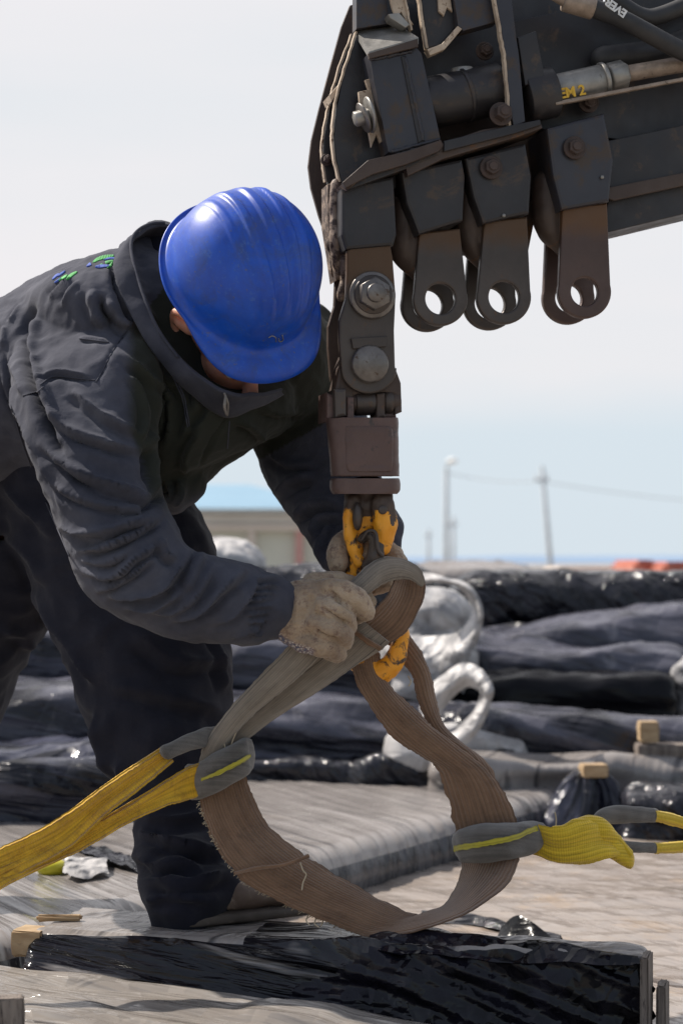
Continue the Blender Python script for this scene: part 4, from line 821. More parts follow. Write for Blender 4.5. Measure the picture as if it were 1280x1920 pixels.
# upper channel bracket
plate('bracket_plate', [(692, 98), (772, 80), (790, 100), (826, 262), (745, 292), (728, 285), (700, 150)], .060, .050, SB, cb)
plate('bracket_web', [(752, 106), (762, 104), (795, 262), (784, 268)], .0625, .004, SD, cb)
top4 = [PP(664, 52, -.01), PP(742, 44, -.012), PP(784, 70, .07), PP(691, 97, .07)]
tv = np.array([p+EZ*q for q in (0, -.010) for p in top4]); mk('bracket_cap', tv, [(0, 1, 2, 3), (7, 6, 5, 4), (0, 4, 5, 1), (1, 5, 6, 2), (2, 6, 7, 3), (3, 7, 4, 0)], M['grey_metal'], cb, False)
plate('bracket_flange', [(690, 100), (783, 72), (784, 88), (692, 110)], .072, .008, SR, cb)
for w_, pts in enumerate([[(696, 112), (770, 96)], [(737, 284), (822, 262)], [(760, 110), (793, 262)]]):
    P = ctm([PP(x, y, .0615) for x, y in pts], 30); V, Fc = tube(P, .0028, 60, 8); V = V+normals(V, Fc)*(.0015*noise(V, 160))[:, None]; mk('weld_bead', V, Fc, SB, cb)
lf = [PP(640, 346, -.02), PP(690, 300, .07), PP(760, 282, .085), PP(832, 264, .085), PP(828, 282, .078), PP(750, 318, .07), PP(648, 366, .0)]
plate('bottom_flange', [(642, 342), (690, 300), (760, 284), (826, 262), (831, 272), (822, 284), (762, 308), (700, 326), (648, 352)], .078, .012, SR, cb)
plate('bottom_flange', [(640, 346), (690, 306), (716, 312), (652, 356)], .062, .06, M['rust_light'], cb)
plate('bottom_flange', [(700, 318), (826, 276), (822, 290), (762, 316), (652, 356)], .063, .07, SD, cb)
# notched locking plates with bolts between channels
plate('notched_plate', [(672, 172), (690, 168), (684, 150), (698, 146), (722, 262), (712, 268), (706, 252), (696, 276), (688, 232), (676, 228)], .035, .008, M['lit_edge'], cb)
a = PP(696, 214, .06)
rod('bolt', PP(664, 224, .052), PP(696, 216, .052), .012, M['grey_metal'], cb, 6); rod('washer', PP(679, 222, .052), PP(684, 220, .052), .024, M['bolt'], cb); rod('washer', PP(690, 216, .052), PP(695, 215, .052), .028, M['grey_metal'], cb)
# second, upper bracket with notched plate, cut by the top edge
plate('bracket_plate', [(668, -40), (722, -40), (728, 36), (742, 42), (668, 54)], .020, .03, SB, cb)
plate('bracket_plate', [(785, -30), (850, -30), (856, 48), (826, 84), (802, 90)], .030, .02, SD, cb)
edge_strip('plate_edge', [(786, -20), (794, 40), (803, 90)], .034, .046, .004, M['lit_edge'], cb)
plate('bracket_foot', [(800, 92), (828, 82), (858, 48), (866, 54), (834, 92), (806, 104)], .052, .02, M['lit_edge'], cb)
plate('notched_plate', [(728, -20), (752, -20), (765, 30), (775, 46), (762, 42), (752, 22), (742, 34), (733, 8)], .040, .008, M['lit_edge'], cb)
plate('notched_plate', [(820, -20), (842, -20), (848, 22), (838, 14), (832, 30), (822, 20)], .036, .008, M['lit_edge'], cb)
plate('bracket_foot', [(728, 26), (748, 24), (768, 46), (760, 52), (732, 34)], .052, .03, M['grey_metal'], cb)
plate('bracket_plate', [(846, -40), (930, -40), (934, 40), (868, 58), (858, 48)], .048, .035, SB, cb)
edge_strip('plate_edge', [(758, -20), (766, 20), (772, 56)], .030, .044, .003, M['lit_edge'], cb)
plate('boom_web', [(690, -60), (1130, -60), (1130, 120), (1000, 160), (740, 230)], -.045, .012, SD, cb)
# cylinder and rod
def along(name, p, q, r, mat, k, **kw): return rod(name, PP(*p, k), PP(*q, k), r, mat, cb, **kw)
along('cylinder', (792, 196), (938, 166), .040, SD, .02)
along('cylinder_end', (930, 170), (945, 166), .030, M['cable'], .02)
along('cylinder_cap', (868, 180), (876, 178), .0425, SD, .02)
rod('grease_nipple', PP(868, 160, .02), PP(866, 128, .02), .018, M['grey_metal'], cb)
plate('stay_plate', [(922, -30), (955, -30), (968, 75), (972, 100), (984, 228), (962, 238), (948, 160), (940, 60)], .066, .012, SB, cb)
edge_strip('plate_edge', [(926, -20), (940, 62), (948, 110), (953, 170), (958, 236)], .056, .0675, .004, M['lit_edge'], cb)
bolt(938, 214, .068, 15, cb, 'rust_bolt', .02)
bolt(908, 96, .0, 12, cb, 'rust_bolt', .012)
plate('clamp_block', [(970, 70), (1004, 58), (1018, 130), (1022, 150), (984, 160)], .058, .05, SD, cb)
along('rod_end', (982, 184), (1036, 172), .040, SD, .025)
along('gland', (1036, 170), (1128, 150), .0245, M['grey_metal'], .03)
along('gland_ring', (1126, 150), (1134, 148), .027, M['grey_metal'], .03)
along('ram_nut', (1140, 146), (1172, 138), .023, M['grey_metal'], .03, n=6, bev=.003)
along('ram_rod', (1170, 139), (1420, 96), .013, M['hose_end'], .03)
plate('guard_strip', [(1040, 190), (1420, 118), (1420, 124), (1042, 197)], .058, .012, M['hose_end'], cb)
def text(name, s, px, py, k, h, rot, mat, parent, shear=0):
    cu = bpy.data.curves.new('t', 'FONT'); cu.body = s; cu.size = h; cu.extrude = .0006; cu.offset = .0006; cu.space_character = .95
    o = bpy.data.objects.new('t', cu); scene.collection.objects.link(o)
    me = bpy.data.meshes.new_from_object(o.evaluated_get(bpy.context.evaluated_depsgraph_get()))
    V = np.array([v.co[:] for v in me.vertices]); Fc = [tuple(p.vertices) for p in me.polygons]
    bpy.data.objects.remove(o); bpy.data.curves.remove(cu); bpy.data.meshes.remove(me)
    c, s_ = math.cos(rot), math.sin(rot); X = V[:, 0]*c-V[:, 1]*s_; Y = V[:, 0]*s_+V[:, 1]*c
    return mk(name, PP(px, py, k)+X[:, None]*EX+Y[:, None]*EZ+V[:, 2:]*EN, Fc, mat, parent, False)
text('marking', 'EM 2', 1049, 185, .0555, .022, R(12), M['yellow_mark'], cb)
# hoses
def hose(pts, r, mat='cable', name='hose'): mk(name, *tube([PP(*p) for p in pts], r, 60, 20), M[mat], cb)
hose([(1108, 14, .065), (1160, 34, .07), (1210, 60, .07), (1262, 88, .065), (1330, 120, .06)], .0145)
hose([(1020, -22, .06), (1060, 2, .064)], .010, 'hose_end', 'fitting_stem')
rod('fitting', PP(1056, 0, .064), PP(1112, 16, .066), .0175, M['hose_end'], cb, 20)
hose([(1150, 0, .02), (1200, 30, .02), (1240, 28, .02), (1330, -10, .02)], .014)
hose([(1130, 110, -.0), (1230, 96, .0), (1330, 60, .0)], .02)
text('hose_print', 'EVER', 1176, 22, .0855, .018, R(180-32), M['white_ink'], cb)
# hanger 1 with its tongue, and three open lugs
def gusset(o_, k, th, mat, nm_='hanger'): return plate(nm_, o_, k, th, mat, cb, bev=.005)
gusset([(640, 350), (738, 330), (744, 440), (738, 460), (648, 468), (640, 440)], .045, .11, SD)
def lug(body, face, cx, cy, r, hr, tx0, tx1, ty, kf=.045, mat=SL, mb=SD):
    gusset(body, kf, .10, mat=mb)
    for k, dy in ((kf-.012, 0), (kf-.090, 0)):
        # the same plate once in front, once behind, built at its own place
        c = PP(cx, cy, kf-.012); q = PP(cx, cy, kf-.012)-EN*(kf-.012-k)
        off = q-c
        pr = proj(np.array([q]))[0]; s_ = np.array([pr[0]-cx, pr[1]-cy])
        out = [(tx0, ty), (tx1, ty-8)]+arc(cx, cy, r, -15, 195, 30)
        out = [tuple(proj((PP(x, y, kf-.012)+off)[None])[0]) for x, y in out]
        plate('lug_plate', out, k, .014, mat, cb, holes=[(pr[0], pr[1], hr)], bev=.003)
    P = PP((tx0+tx1)/2-14, ty+30, kf-.052)
    V, Fc = fuse([tube([PP(tx0-26, ty-40, kf-.06), PP(tx0-22, ty+30, kf-.06), PP(tx0+2, ty+76, kf-.06)], [.026, .026, .014], 24, 14), tube([PP(tx0+6, ty-40, kf-.05), PP(tx0+14, ty+40, kf-.05), PP(tx0+22, ty+66, kf-.05)], [.024, .026, .016], 24, 14)], .0035, 2)
    V = V+normals(V, Fc)*(.006*crumple(V, 20, int(cx)))[:, None]; mk('spacer_block', V, Fc, SR, cb)
lug([(752, 322), (866, 298), (872, 330), (868, 414), (785, 440), (762, 380)], [(764, 330), (858, 312), (862, 410), (782, 434)], 826, 560, 51, 29, 786, 862, 436, mat=SL)
lug([(872, 296), (985, 268), (996, 330), (992, 400), (905, 420), (888, 372)], [(890, 300), (972, 282), (986, 394), (906, 414)], 945, 557, 51, 30, 908, 988, 414, mat=SL)
lug([(1024, 240), (1132, 212), (1150, 300), (1142, 378), (1052, 394), (1036, 330)], [(1034, 262), (1126, 238), (1140, 372), (1054, 388)], 1096, 547, 50, 27, 1054, 1138, 388, mat=M['steel_lug_red'], mb=SB)
bolt(920, 314, .050, 15, cb, 'rust_bolt', .010); bolt(1076, 277, .050, 15, cb, 'rust_bolt', .010); bolt(1102, 192, .0, 14, cb, 'rust_bolt', .01)
for bx_, by_ in ((1128, 332), (944, 404)):
    mk('weld_spatter', *ell(PP(bx_, by_, .049), np.eye(3), (.003, .002, .003), 12), M['grey_metal'], cb)
# ---------------- link and rotator
lk = thing('swivel_link', 'link plate with big bolt, pin and brown rotator block hanging from the crane', 'swivel', PP(690, 925, 0))
for k, th in ((.040, .014), (-.046, .014)):
    dx = 0
    def sh(pts): return [tuple(proj((PP(x, y, .040)-EN*(.040-k))[None])[0]) for x, y in pts]
    plate('link_plate', sh([(650, 470), (656, 464), (731, 456), (736, 480), (742, 555), (739, 620), (741, 690)]+arc(692, 690, 52, 0, 180, 24, 48)+[(636, 640), (636, 600), (648, 560), (650, 510)]), k, th, SL if k > 0 else SR, lk, bev=.003)
c = PP(698, 553, .046)
rod('washer', c-EN*.004, c+EN*.003, .036, M['bolt'], lk, 40); rod('washer', c+EN*.003, c+EN*.007, .030, M['steel_lug'], lk, 40)
rod('nut', c+EN*.006+0, c+EN*.022, .0255, M['bolt'], lk, 6); rod('bolt', c-EN*.10, c+EN*.030, .0145, M['bolt'], lk, 32)
rod('bolt_head', c-EN*.115, c-EN*.102, .030, M['steel_brown'], lk, 6)
c = PP(692, 683, .040); rod('pin', c-EN*.105, c+EN*.010, .029, M['bolt'], lk, 48, .003)
plate('pin_keeper', [(658, 634), (726, 630), (724, 650), (662, 654)], .046, .006, SL, lk)
# lower knuckle: two ears and cross pin
plate('knuckle', [(636, 690), (646, 664), (736, 664), (742, 690), (752, 718), (754, 772), (740, 778), (738, 740), (720, 736), (700, 738), (664, 742), (662, 780), (630, 782), (626, 738)], .026, .05, SR, lk, bev=.004)
plate('knuckle', [(626, 730), (650, 728), (650, 780), (628, 784)], .044, .07, SL, lk, bev=.005); plate('knuckle', [(706, 738), (722, 736), (722, 782), (706, 784)], .030, .05, SR, lk, bev=.003)
rod('cross_pin', PP(640, 757, .012), PP(748, 752, .012), .0165, SR, lk, 32)
rod('pin_bush', PP(664, 756, .012), PP(700, 755, .012), .0195, SL, lk, 32); rod('pin_bush', PP(718, 754, .012), PP(734, 754, .012), .0195, SL, lk, 32)
plate('ear', [(612, 736), (630, 742), (634, 786), (612, 790)], .030, .07, M['steel_rotor'], lk, bev=.005); plate('ear', [(650, 744), (664, 744), (664, 786), (650, 788)], .036, .06, M['steel_rotor'], lk, bev=.003); plate('ear', [(716, 746), (738, 744), (744, 784), (716, 786)], .018, .03, M['steel_rotor'], lk, bev=.004)
# rotator body: rounded block
def rblock(name, pts, k, th, mat, e=.45, amp=.0008):
    S = [(a, y, b, y, 3.08-k+(a+b-1280)*.5/FP*3.08*math.tan(TH)*0, th) for a, b, y in pts]
    V, Fc = loft(S, 40, 48, e, False); V = V+normals(V, Fc)*(amp*noise(V, 60)+amp*.5*noise(V, 200))[:, None]; return mk(name, V, Fc, mat, lk)
rblock('rotator', [(613, 745, 783), (611, 746, 790), (617, 747, 850), (620, 748, 893)], 0, .052, M['steel_rotor'])
rblock('rotator_face', [(645, 732, 800), (644, 736, 812), (646, 736, 870), (650, 733, 884)], .036, .018, M['steel_rotor'], .3)
rblock('rotator_ring', [(620, 747, 897), (618, 749, 902), (619, 749, 918), (624, 744, 926)], 0, .055, M['steel_rotor'])
# ---------------- hook
hk = thing('crane_hook', 'yellow-painted worn steel crane hook with shackle under the brown rotator, carrying the sling', 'hook', W(712, 1265, 3.1))
YM = M['yellow_metal']
def kd(V, Fc, amp=.003, s=45): return V+normals(V, Fc)*(amp*noise(V, s)+amp*.5*noise(V, s*2.5))[:, None], Fc
def HP(x, y, d): return W(x, y, d)
V, Fc = fuse([loft([(645, 925, 735, 925, 3.09, .034), (645, 950, 734, 950, 3.09, .036), (650, 975, 732, 978, 3.09, .030)], 14, 28, .6), tube([HP(663, 940, 3.06), HP(655, 985, 3.06), HP(664, 1030, 3.06), HP(672, 1052, 3.06)], [.013, .011, .010, .009], 30, 16), tube([HP(716, 945, 3.055), HP(722, 990, 3.055), HP(716, 1026, 3.055)], [.019, .018, .013], 30, 18),
              tube([HP(690, 960, 3.07), HP(686, 985, 3.07), HP(678, 1000, 3.07)], [.012, .008, .008], 20, 14)], .0022, 3)
V, Fc = kd(V, Fc, .0025)
P = proj(V); ctr = np.array([P[list(f)].mean(0) for f in Fc]); nzc = noise(np.array([V[list(f)].mean(0) for f in Fc]), 40)
mk('clevis', V, Fc, [SR, YM], hk, mi=(ctr[:, 1]+22*nzc > 968).astype(int))
rod('clevis_pin', HP(717, 956, 3.055), HP(717, 956, 3.030), .0070, SL, hk, 24); mk('swivel_eye', *ell(HP(670, 968, 3.042), np.eye(3), (.008, .012, .022), 24), SL, hk)
V, Fc = fuse([tube([HP(672, 1000, 3.07), HP(668, 1050, 3.07), HP(658, 1100, 3.085), HP(650, 1160, 3.10), HP(665, 1225, 3.105), HP(705, 1262, 3.10), HP(738, 1240, 3.09), HP(752, 1196, 3.09), HP(752, 1160, 3.10)], [.008, .010, .015, .019, .021, .019, .016, .013, .009], 90, 20)], .0022, 2)
V, Fc = kd(V, Fc, .0022); mk('hook', V, Fc, YM, hk)
V, Fc = fuse([tube([HP(679, 1010, 3.05), HP(690, 1003, 3.045), HP(700, 1015, 3.045), HP(697, 1045, 3.05)], [.008, .008, .008, .009], 24, 14), tube([HP(712, 1024, 3.05), HP(703, 1045, 3.05), HP(690, 1060, 3.06)], [.010, .012, .012], 24, 14)], .002, 2)
mk('safety_latch', V, Fc, SL, hk)
mk('latch_spring', *tube([HP(678, 1012, 3.035), HP(690, 996, 3.03), HP(704, 1000, 3.03), HP(708, 1030, 3.03), HP(716, 1042, 3.035)], .0030, 40, 8), SL, hk)
# ================================================================ the worker
pe = thing('person', 'worker in charcoal jacket and blue hard hat bending over the sling in gloves', 'person', W(430, 1728, 3.22))
# --- jacket
torso = loft([(-210, 640, -170, 1010, 3.36, .19), (-90, 596, -60, 950, 3.34, .20), (0, 562, 40, 905, 3.32, .205), (70, 524, 130, 925, 3.30, .21), (140, 496, 215, 960, 3.27, .21), (215, 474, 290, 968, 3.25, .20), (280, 470, 355, 945, 3.24, .185),
              (345, 490, 400, 888, 3.25, .17), (430, 530, 455, 850, 3.27, .155), (520, 560, 525, 815, 3.30, .14), (590, 580, 590, 790, 3.33, .12), (622, 620, 618, 760, 3.35, .08)], 90, 40, .95)
rarm = loft([(30, 640, 235, 560, 3.13, .07), (22, 720, 290, 640, 3.06, .10), (34, 790, 300, 740, 3.02, .105), (62, 862, 292, 830, 2.99, .10), (98, 960, 300, 920, 2.97, .095), (126, 1030, 332, 985, 2.96, .09),
             (155, 1096, 352, 1020, 2.955, .085), (205, 1146, 372, 1036, 2.955, .08), (262, 1176, 402, 1046, 2.96, .076), (330, 1196, 440, 1052, 2.965, .072), (400, 1206, 478, 1062, 2.975, .066), (455, 1210, 505, 1074, 2.985, .058), (488, 1208, 528, 1082, 2.99, .050), (512, 1200, 545, 1092, 2.995, .044)], 130, 44, .95)
shoulder = loft([(60, 540, 90, 700, 3.22, .12), (130, 505, 160, 720, 3.15, .13), (215, 500, 260, 700, 3.14, .12), (290, 520, 320, 690, 3.18, .10)], 30, 36)
larm = loft([(560, 560, 505, 760, 3.36, .08), (610, 578, 470, 820, 3.37, .09), (648, 640, 484, 860, 3.36, .088), (672, 720, 502, 905, 3.34, .083), (690, 800, 528, 950, 3.31, .078), (708, 880, 562, 990, 3.27, .072), (735, 950, 590, 1030, 3.22, .062), (756, 988, 604, 1062, 3.19, .052), (752, 1020, 630, 1078, 3.17, .044)], 80, 40)
hood = loft([(212, 500, 300, 640, 3.17, .09), (218, 476, 330, 660, 3.14, .095), (240, 448, 360, 690, 3.19, .075), (272, 436, 400, 726, 3.22, .05)], 30, 36)
belly = loft([(300, 890, 290, 960, 3.22, .09), (340, 876, 330, 966, 3.2, .08), (366, 880, 352, 950, 3.2, .06)], 20, 24)
chest = loft([(330, 640, 300, 900, 3.14, .08), (400, 700, 372, 880, 3.14, .09), (470, 715, 440, 850, 3.18, .09), (540, 700, 520, 815, 3.24, .09)], 30, 30)
V, Fc = fuse([torso, rarm, shoulder, larm, hood, belly, chest], .0040, 7)
FLK = 1.25
FL = [([(67, 569), (47, 619), (44, 666), (56, 706), (75, 759), (94, 812), (134, 878)], 10, .022, 2), ([(84, 580), (66, 625), (62, 668), (76, 715), (96, 770), (112, 820)], 9, .010, 0),
      ([(250, 603), (225, 637), (200, 680), (181, 716)], 3, .004, 2), ([(75, 722), (100, 705), (140, 707), (175, 712)], 3, .005, 2), ([(80, 715), (110, 698), (165, 706)], 5, .006, 0), ([(150, 637), (175, 639), (200, 643)], 3, .005, 1),
      ([(212, 490), (216, 531), (237, 575), (256, 603)], 7, .016, 2), ([(187, 550), (194, 587), (219, 612)], 12, .018, 2), ([(200, 562), (219, 594), (247, 616)], 9, .010, 0), ([(172, 545), (178, 585), (200, 615)], 10, .009, 0),
      ([(134, 519), (112, 540), (94, 562)], 5, .006, 1), ([(40, 569), (28, 588), (16, 606)], 4, .005, 1), ([(150, 530), (132, 548), (118, 575)], 5, .005, 0), ([(20, 660), (28, 700), (45, 745)], 6, .006, 1), ([(5, 690), (18, 740), (40, 790), (80, 870), (120, 960)], 4, .006, 1), ([(10, 610), (5, 650)], 8, .006, 0),
      ([(228, 666), (266, 700), (297, 753), (297, 806), (275, 837)], 7, .013, 1), ([(269, 700), (312, 744), (322, 790), (306, 844)], 7, .013, 1), ([(240, 700), (262, 735), (272, 780), (262, 830)], 6, .009, 1), ([(300, 700), (340, 735), (355, 780), (340, 830)], 8, .008, 0),
      ([(94, 769), (125, 803), (187, 828), (269, 847)], 8, .012, 1), ([(134, 731), (187, 775), (269, 819)], 9, .010, 1), ([(81, 837), (141, 881), (203, 906), (275, 931)], 8, .013, 1), ([(109, 869), (187, 912), (240, 930), (297, 937)], 8, .009, 1), ([(100, 905), (140, 930), (200, 950), (280, 960)], 7, .009, 1),
      ([(278, 837), (276, 870), (281, 905)], 10, .024, 2), ([(292, 850), (288, 890), (292, 925)], 6, .010, 0), ([(312, 900), (318, 925), (305, 945)], 6, .009, 1), ([(330, 895), (338, 925), (325, 950)], 6, .009, 1), ([(260, 965), (290, 940), (320, 925)], 8, .014, 2),
      ([(111, 986), (158, 1000), (220, 990), (295, 970)], 8, .015, 1), ([(144, 1033), (194, 1026), (259, 997), (298, 972)], 7, .013, 1), ([(130, 1010), (180, 1012), (240, 992)], 6, .009, 1), ([(155, 1072), (215, 1080), (251, 1051), (302, 1018)], 7, .014, 1), ([(150, 1050), (200, 1055), (240, 1035)], 6, .009, 1),
      ([(180, 1109), (234, 1087), (288, 1044)], 6, .011, 1), ([(201, 1115), (255, 1118), (305, 1105), (352, 1044)], 8, .015, 1), ([(313, 1163), (350, 1155), (381, 1142), (419, 1104), (465, 1066)], 9, .015, 1), ([(260, 1150), (320, 1148), (370, 1115), (400, 1060)], 8, .010, 1), ([(300, 1010), (310, 1040), (330, 1050)], 7, .010, 1), ([(232, 1140), (290, 1140), (340, 1110)], 7, .009, 0),
      ([(400, 1170), (440, 1150), (470, 1110), (480, 1080)], 8, .012, 1), ([(430, 1195), (470, 1180), (495, 1160)], 6, .008, 1), ([(380, 1040), (360, 1080), (350, 1110)], 8, .008, 0),
      ([(420, 730), (430, 770), (400, 830), (370, 880)], 4, .006, 2), ([(480, 760), (520, 775), (560, 770)], 7, .008, 1), ([(500, 850), (540, 870), (590, 870)], 8, .010, 1), ([(440, 790), (470, 800), (500, 830)], 7, .009, 1), ([(520, 930), (545, 905), (590, 890)], 9, .014, 1), ([(556, 972), (590, 948), (640, 945)], 9, .016, 1), ([(590, 1010), (600, 975), (640, 965)], 8, .012, 1), ([(600, 1050), (606, 1010), (625, 985)], 6, .010, 1), ([(615, 1060), (622, 1025), (640, 1000)], 5, .009, 1),
      ([(380, 800), (350, 850), (345, 890)], 8, .010, 1), ([(410, 740), (380, 790), (350, 815)], 7, .008, 1), ([(345, 690), (370, 730), (365, 780)], 8, .008, 0)]
for i in range(9):   # gathered cuff
    y0 = 1082+i*13; FL.append(([(468+abs(i-4)*2-i*1.2, y0+6), (492-i*3, y0+4), (528-i*4, y0+rs.uniform(-2, 6))], 4, .007, 1))
FL = [(a, w*.85, h*FLK, sh_) for a, w, h, sh_ in FL]
V = folds(V, Fc, FL)
N = normals(V, Fc); V = V+N*(.004*noise(V*np.array([1, 1, .6]), 14, 2)+.0045*(.4-np.abs(noise(V*np.array([1, 1, 1.6]), 17, 6)))+.0022*(.4-np.abs(noise(V, 38, 4)))*(1+noise(V, 5)))[:, None]
# hollow for the neck and collar rim
P = proj(V)
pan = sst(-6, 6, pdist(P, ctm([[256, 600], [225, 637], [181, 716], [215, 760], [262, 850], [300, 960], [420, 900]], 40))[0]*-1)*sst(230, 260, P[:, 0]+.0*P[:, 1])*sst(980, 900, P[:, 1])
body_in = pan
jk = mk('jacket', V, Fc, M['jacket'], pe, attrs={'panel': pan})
jbvh = BVHTree.FromPolygons([Vector(v) for v in V], [tuple(f) for f in Fc])
def onto(px, py, off=.001):
    c = Vector((0, 0, CZ)); d = Vector(W(px, py, 1))-c; h = jbvh.ray_cast(c, d.normalized())
    return (np.array(h[0])+np.array(h[1])*off) if h[0] is not None else None
def stitches(curves, mat, n, seed, r=.0011):
    for L, w in curves:
        P = ctm(L, n); out = []
        for i in range(n-1):
            t = P[min(i+1, n-1)]-P[i-1 if i else 0]; nn_ = np.array([-t[1], t[0]]); nn_ /= np.linalg.norm(nn_)+1e-9; hw = w*math.sin(math.pi*(i+.5)/n)**.6
            a, b = onto(*(P[i]-nn_*hw), .0006), onto(*(P[i]+nn_*hw), .0006)
            if a is not None and b is not None and np.linalg.norm(a-b) < .03: out.append(tube([a, (a+b)/2+np.array([0, -.0004, .0006]), b], r, 6, 6))
        V, Fc = join(out); mk('emblem', V, Fc, mat, jk)
stitches([([(176, 492), (186, 486), (200, 482), (216, 480)], 3.0), ([(190, 497), (200, 493), (214, 489)], 2.0), ([(202, 503), (208, 498), (212, 492)], 1.6), ([(112, 526), (120, 521), (128, 516)], 1.6), ([(126, 524), (134, 517), (146, 510)], 2.2)], M['emb_green'], 16, 1)
stitches([([(164, 500), (172, 495), (184, 494)], 2.2), ([(180, 501), (190, 500), (206, 499)], 2.4), ([(196, 488), (206, 485), (218, 485)], 1.2), ([(100, 524), (106, 518), (112, 514)], 1.5), ([(110, 518), (117, 513), (123, 509)], 1.3), ([(104, 530), (110, 526), (115, 522)], 1.2)], M['emb_blue'], 14, 2)
def seam(pts, r=.0011, mat='jacket'):
    Q = [onto(x, y, .0006) for x, y in ctm(pts, 26)]; Q = [q for q in Q if q is not None]
    mk('seam', *tube(Q, r, 60, 6), M[mat], jk)
for L in ([(252, 600), (225, 637), (200, 680), (181, 716)], [(76, 722), (100, 706), (140, 708), (178, 713)], [(256, 603), (300, 668), (340, 740), (352, 800)], [(258, 606), (303, 668), (343, 738), (355, 798)], [(150, 635), (176, 638), (204, 642)], [(44, 742), (70, 735), (82, 726)], [(20, 760), (50, 850), (90, 950), (130, 1040)], [(430, 790), (428, 815), (426, 840)]):
    seam(L)
# collar: standing band around the neck
cl = []
def cring(pts, d):
    return [W(x, y, dd) for (x, y, dd) in pts]
col_rows = [two((212, 495), (256, 462), 3.13), ]
C1 = ctm([W(345, 425, 3.20), W(300, 418, 3.17), W(266, 430, 3.13), (W(250, 456, 3.10)), W(256, 500, 3.06), W(272, 550, 3.03), W(296, 610, 3.01), W(330, 660, 3.00), W(372, 706, 2.99), W(424, 738, 2.985), W(480, 745, 3.03), W(528, 735, 3.10)], 90)
C0_ = ctm([W(330, 470, 3.24), W(262, 448, 3.21), W(232, 462, 3.14), W(214, 490, 3.07), W(222, 540, 3.03), W(246, 590, 3.015), W(280, 650, 3.01), W(318, 700, 3.015), W(362, 745, 3.03), W(420, 782, 3.055), W(480, 766, 3.075), W(532, 739, 3.115)], 90)
nr = 12; Vc = []
for i in range(90):
    for j in range(nr):
        q = j/(nr-1); Vc.append(C0_[i]*(1-q)+C1[i]*q+np.array([-.35, -.8, .3])*.006*math.sin(q*math.pi))
Vc = np.array(Vc); Fcc = [(i*nr+j, i*nr+j+1, (i+1)*nr+j+1, (i+1)*nr+j) for i in range(89) for j in range(nr-1)]
Nc = normals(Vc, Fcc); Vc = Vc+Nc*(.004*noise(Vc, 22))[:, None]; k = len(Vc)
sgn = 1 if Nc[k//2][1] < 0 else -1
V2 = np.vstack([Vc, Vc-Nc*sgn*.006]); F2 = Fcc+[tuple(q+k for q in f[::-1]) for f in Fcc]
for i in range(89): F2.append(((i+1)*nr+nr-1, i*nr+nr-1, i*nr+nr-1+k, (i+1)*nr+nr-1+k)); F2.append((i*nr, (i+1)*nr, (i+1)*nr+k, i*nr+k))
mk('collar', V2, F2, M['jacket'], jk)
mk('collar_piping', *tube(C1[6:60:4]+np.array([-.003, -.002, .0]), .0028, 120, 8), M['jacket'], jk)
mk('collar_lining', *loft([(262, 440, 340, 440, 3.24, .04), (262, 500, 360, 520, 3.22, .05), (290, 570, 390, 600, 3.21, .05), (330, 640, 460, 690, 3.20, .05)], 24, 24), M['trouser'], jk)
# zipper
zp = [onto(x, y, .002) for x, y in ((424, 742), (428, 760), (426, 778))]; zp = [W(421, 738, 2.985), W(427, 757, 2.99), W(426, 778, 3.0)]
mk('zipper', *tube(zp, .0022, 24, 8), M['bolt'], jk); mk('zip_pull', *tube([W(423, 742, 2.98), W(421, 762, 2.98), W(424, 776, 2.985)], [.0018, .0024, .0015], 20, 10, .5), M['bolt'], jk)
# --- trousers
rleg = loft([(-230, 700, -160, 1050, 3.42, .16), (-120, 720, 130, 1040, 3.45, .18), (-130, 900, 150, 1060, 3.50, .17), (-150, 1060, 130, 1120, 3.52, .14), (-130, 1200, 66, 1210, 3.54, .12), (-110, 1300, 30, 1270, 3.56, .11), (-120, 1370, 8, 1330, 3.58, .10), (-250, 1500, -100, 1500, 3.6, .09), (-340, 1660, -240, 1670, 3.62, .08)], 70, 40)
lleg = loft([(-60, 820, 260, 830, 3.40, .19), (0, 960, 330, 900, 3.38, .18), (50, 1080, 400, 1020, 3.36, .16), (78, 1150, 425, 1130, 3.33, .15), (118, 1240, 430, 1230, 3.30, .14), (150, 1320, 428, 1310, 3.28, .125), (182, 1410, 425, 1390, 3.26, .11), (210, 1470, 420, 1460, 3.25, .10),
             (246, 1520, 420, 1520, 3.24, .092), (256, 1580, 428, 1580, 3.19, .085), (260, 1630, 438, 1630, 3.16, .080), (264, 1672, 446, 1656, 3.13, .084), (272, 1706, 440, 1684, 3.12, .080), (282, 1722, 428, 1700, 3.12, .072)], 90, 44)
V, Fc = fuse([rleg, lleg], .006, 8)
TF = [([(70, 1110), (110, 1180), (150, 1240), (180, 1290)], 10, .016, 1), ([(180, 1330), (190, 1400), (215, 1470)], 10, .014, 1), ([(262, 1560), (300, 1570), (350, 1590), (430, 1600)], 10, .022, 1), ([(258, 1600), (290, 1625), (340, 1622), (380, 1640)], 9, .020, 1), ([(268, 1650), (320, 1660), (380, 1655), (435, 1640)], 9, .018, 1), ([(272, 1530), (320, 1540), (400, 1530)], 12, .014, 1), ([(275, 1690), (320, 1680), (390, 1690)], 8, .014, 1),
      ([(250, 1180), (330, 1240), (430, 1230)], 14, .016, 1), ([(210, 1280), (300, 1300), (420, 1330)], 14, .014, 1), ([(0, 900), (60, 960), (110, 1010)], 14, .014, 1), ([(10, 1000), (60, 1040), (90, 1100)], 14, .014, 1), ([(0, 1180), (40, 1190), (60, 1220)], 10, .012, 1), ([(220, 1420), (235, 1480), (252, 1530)], 9, .014, 1), ([(395, 1180), (412, 1240), (420, 1300)], 8, .012, 1)]
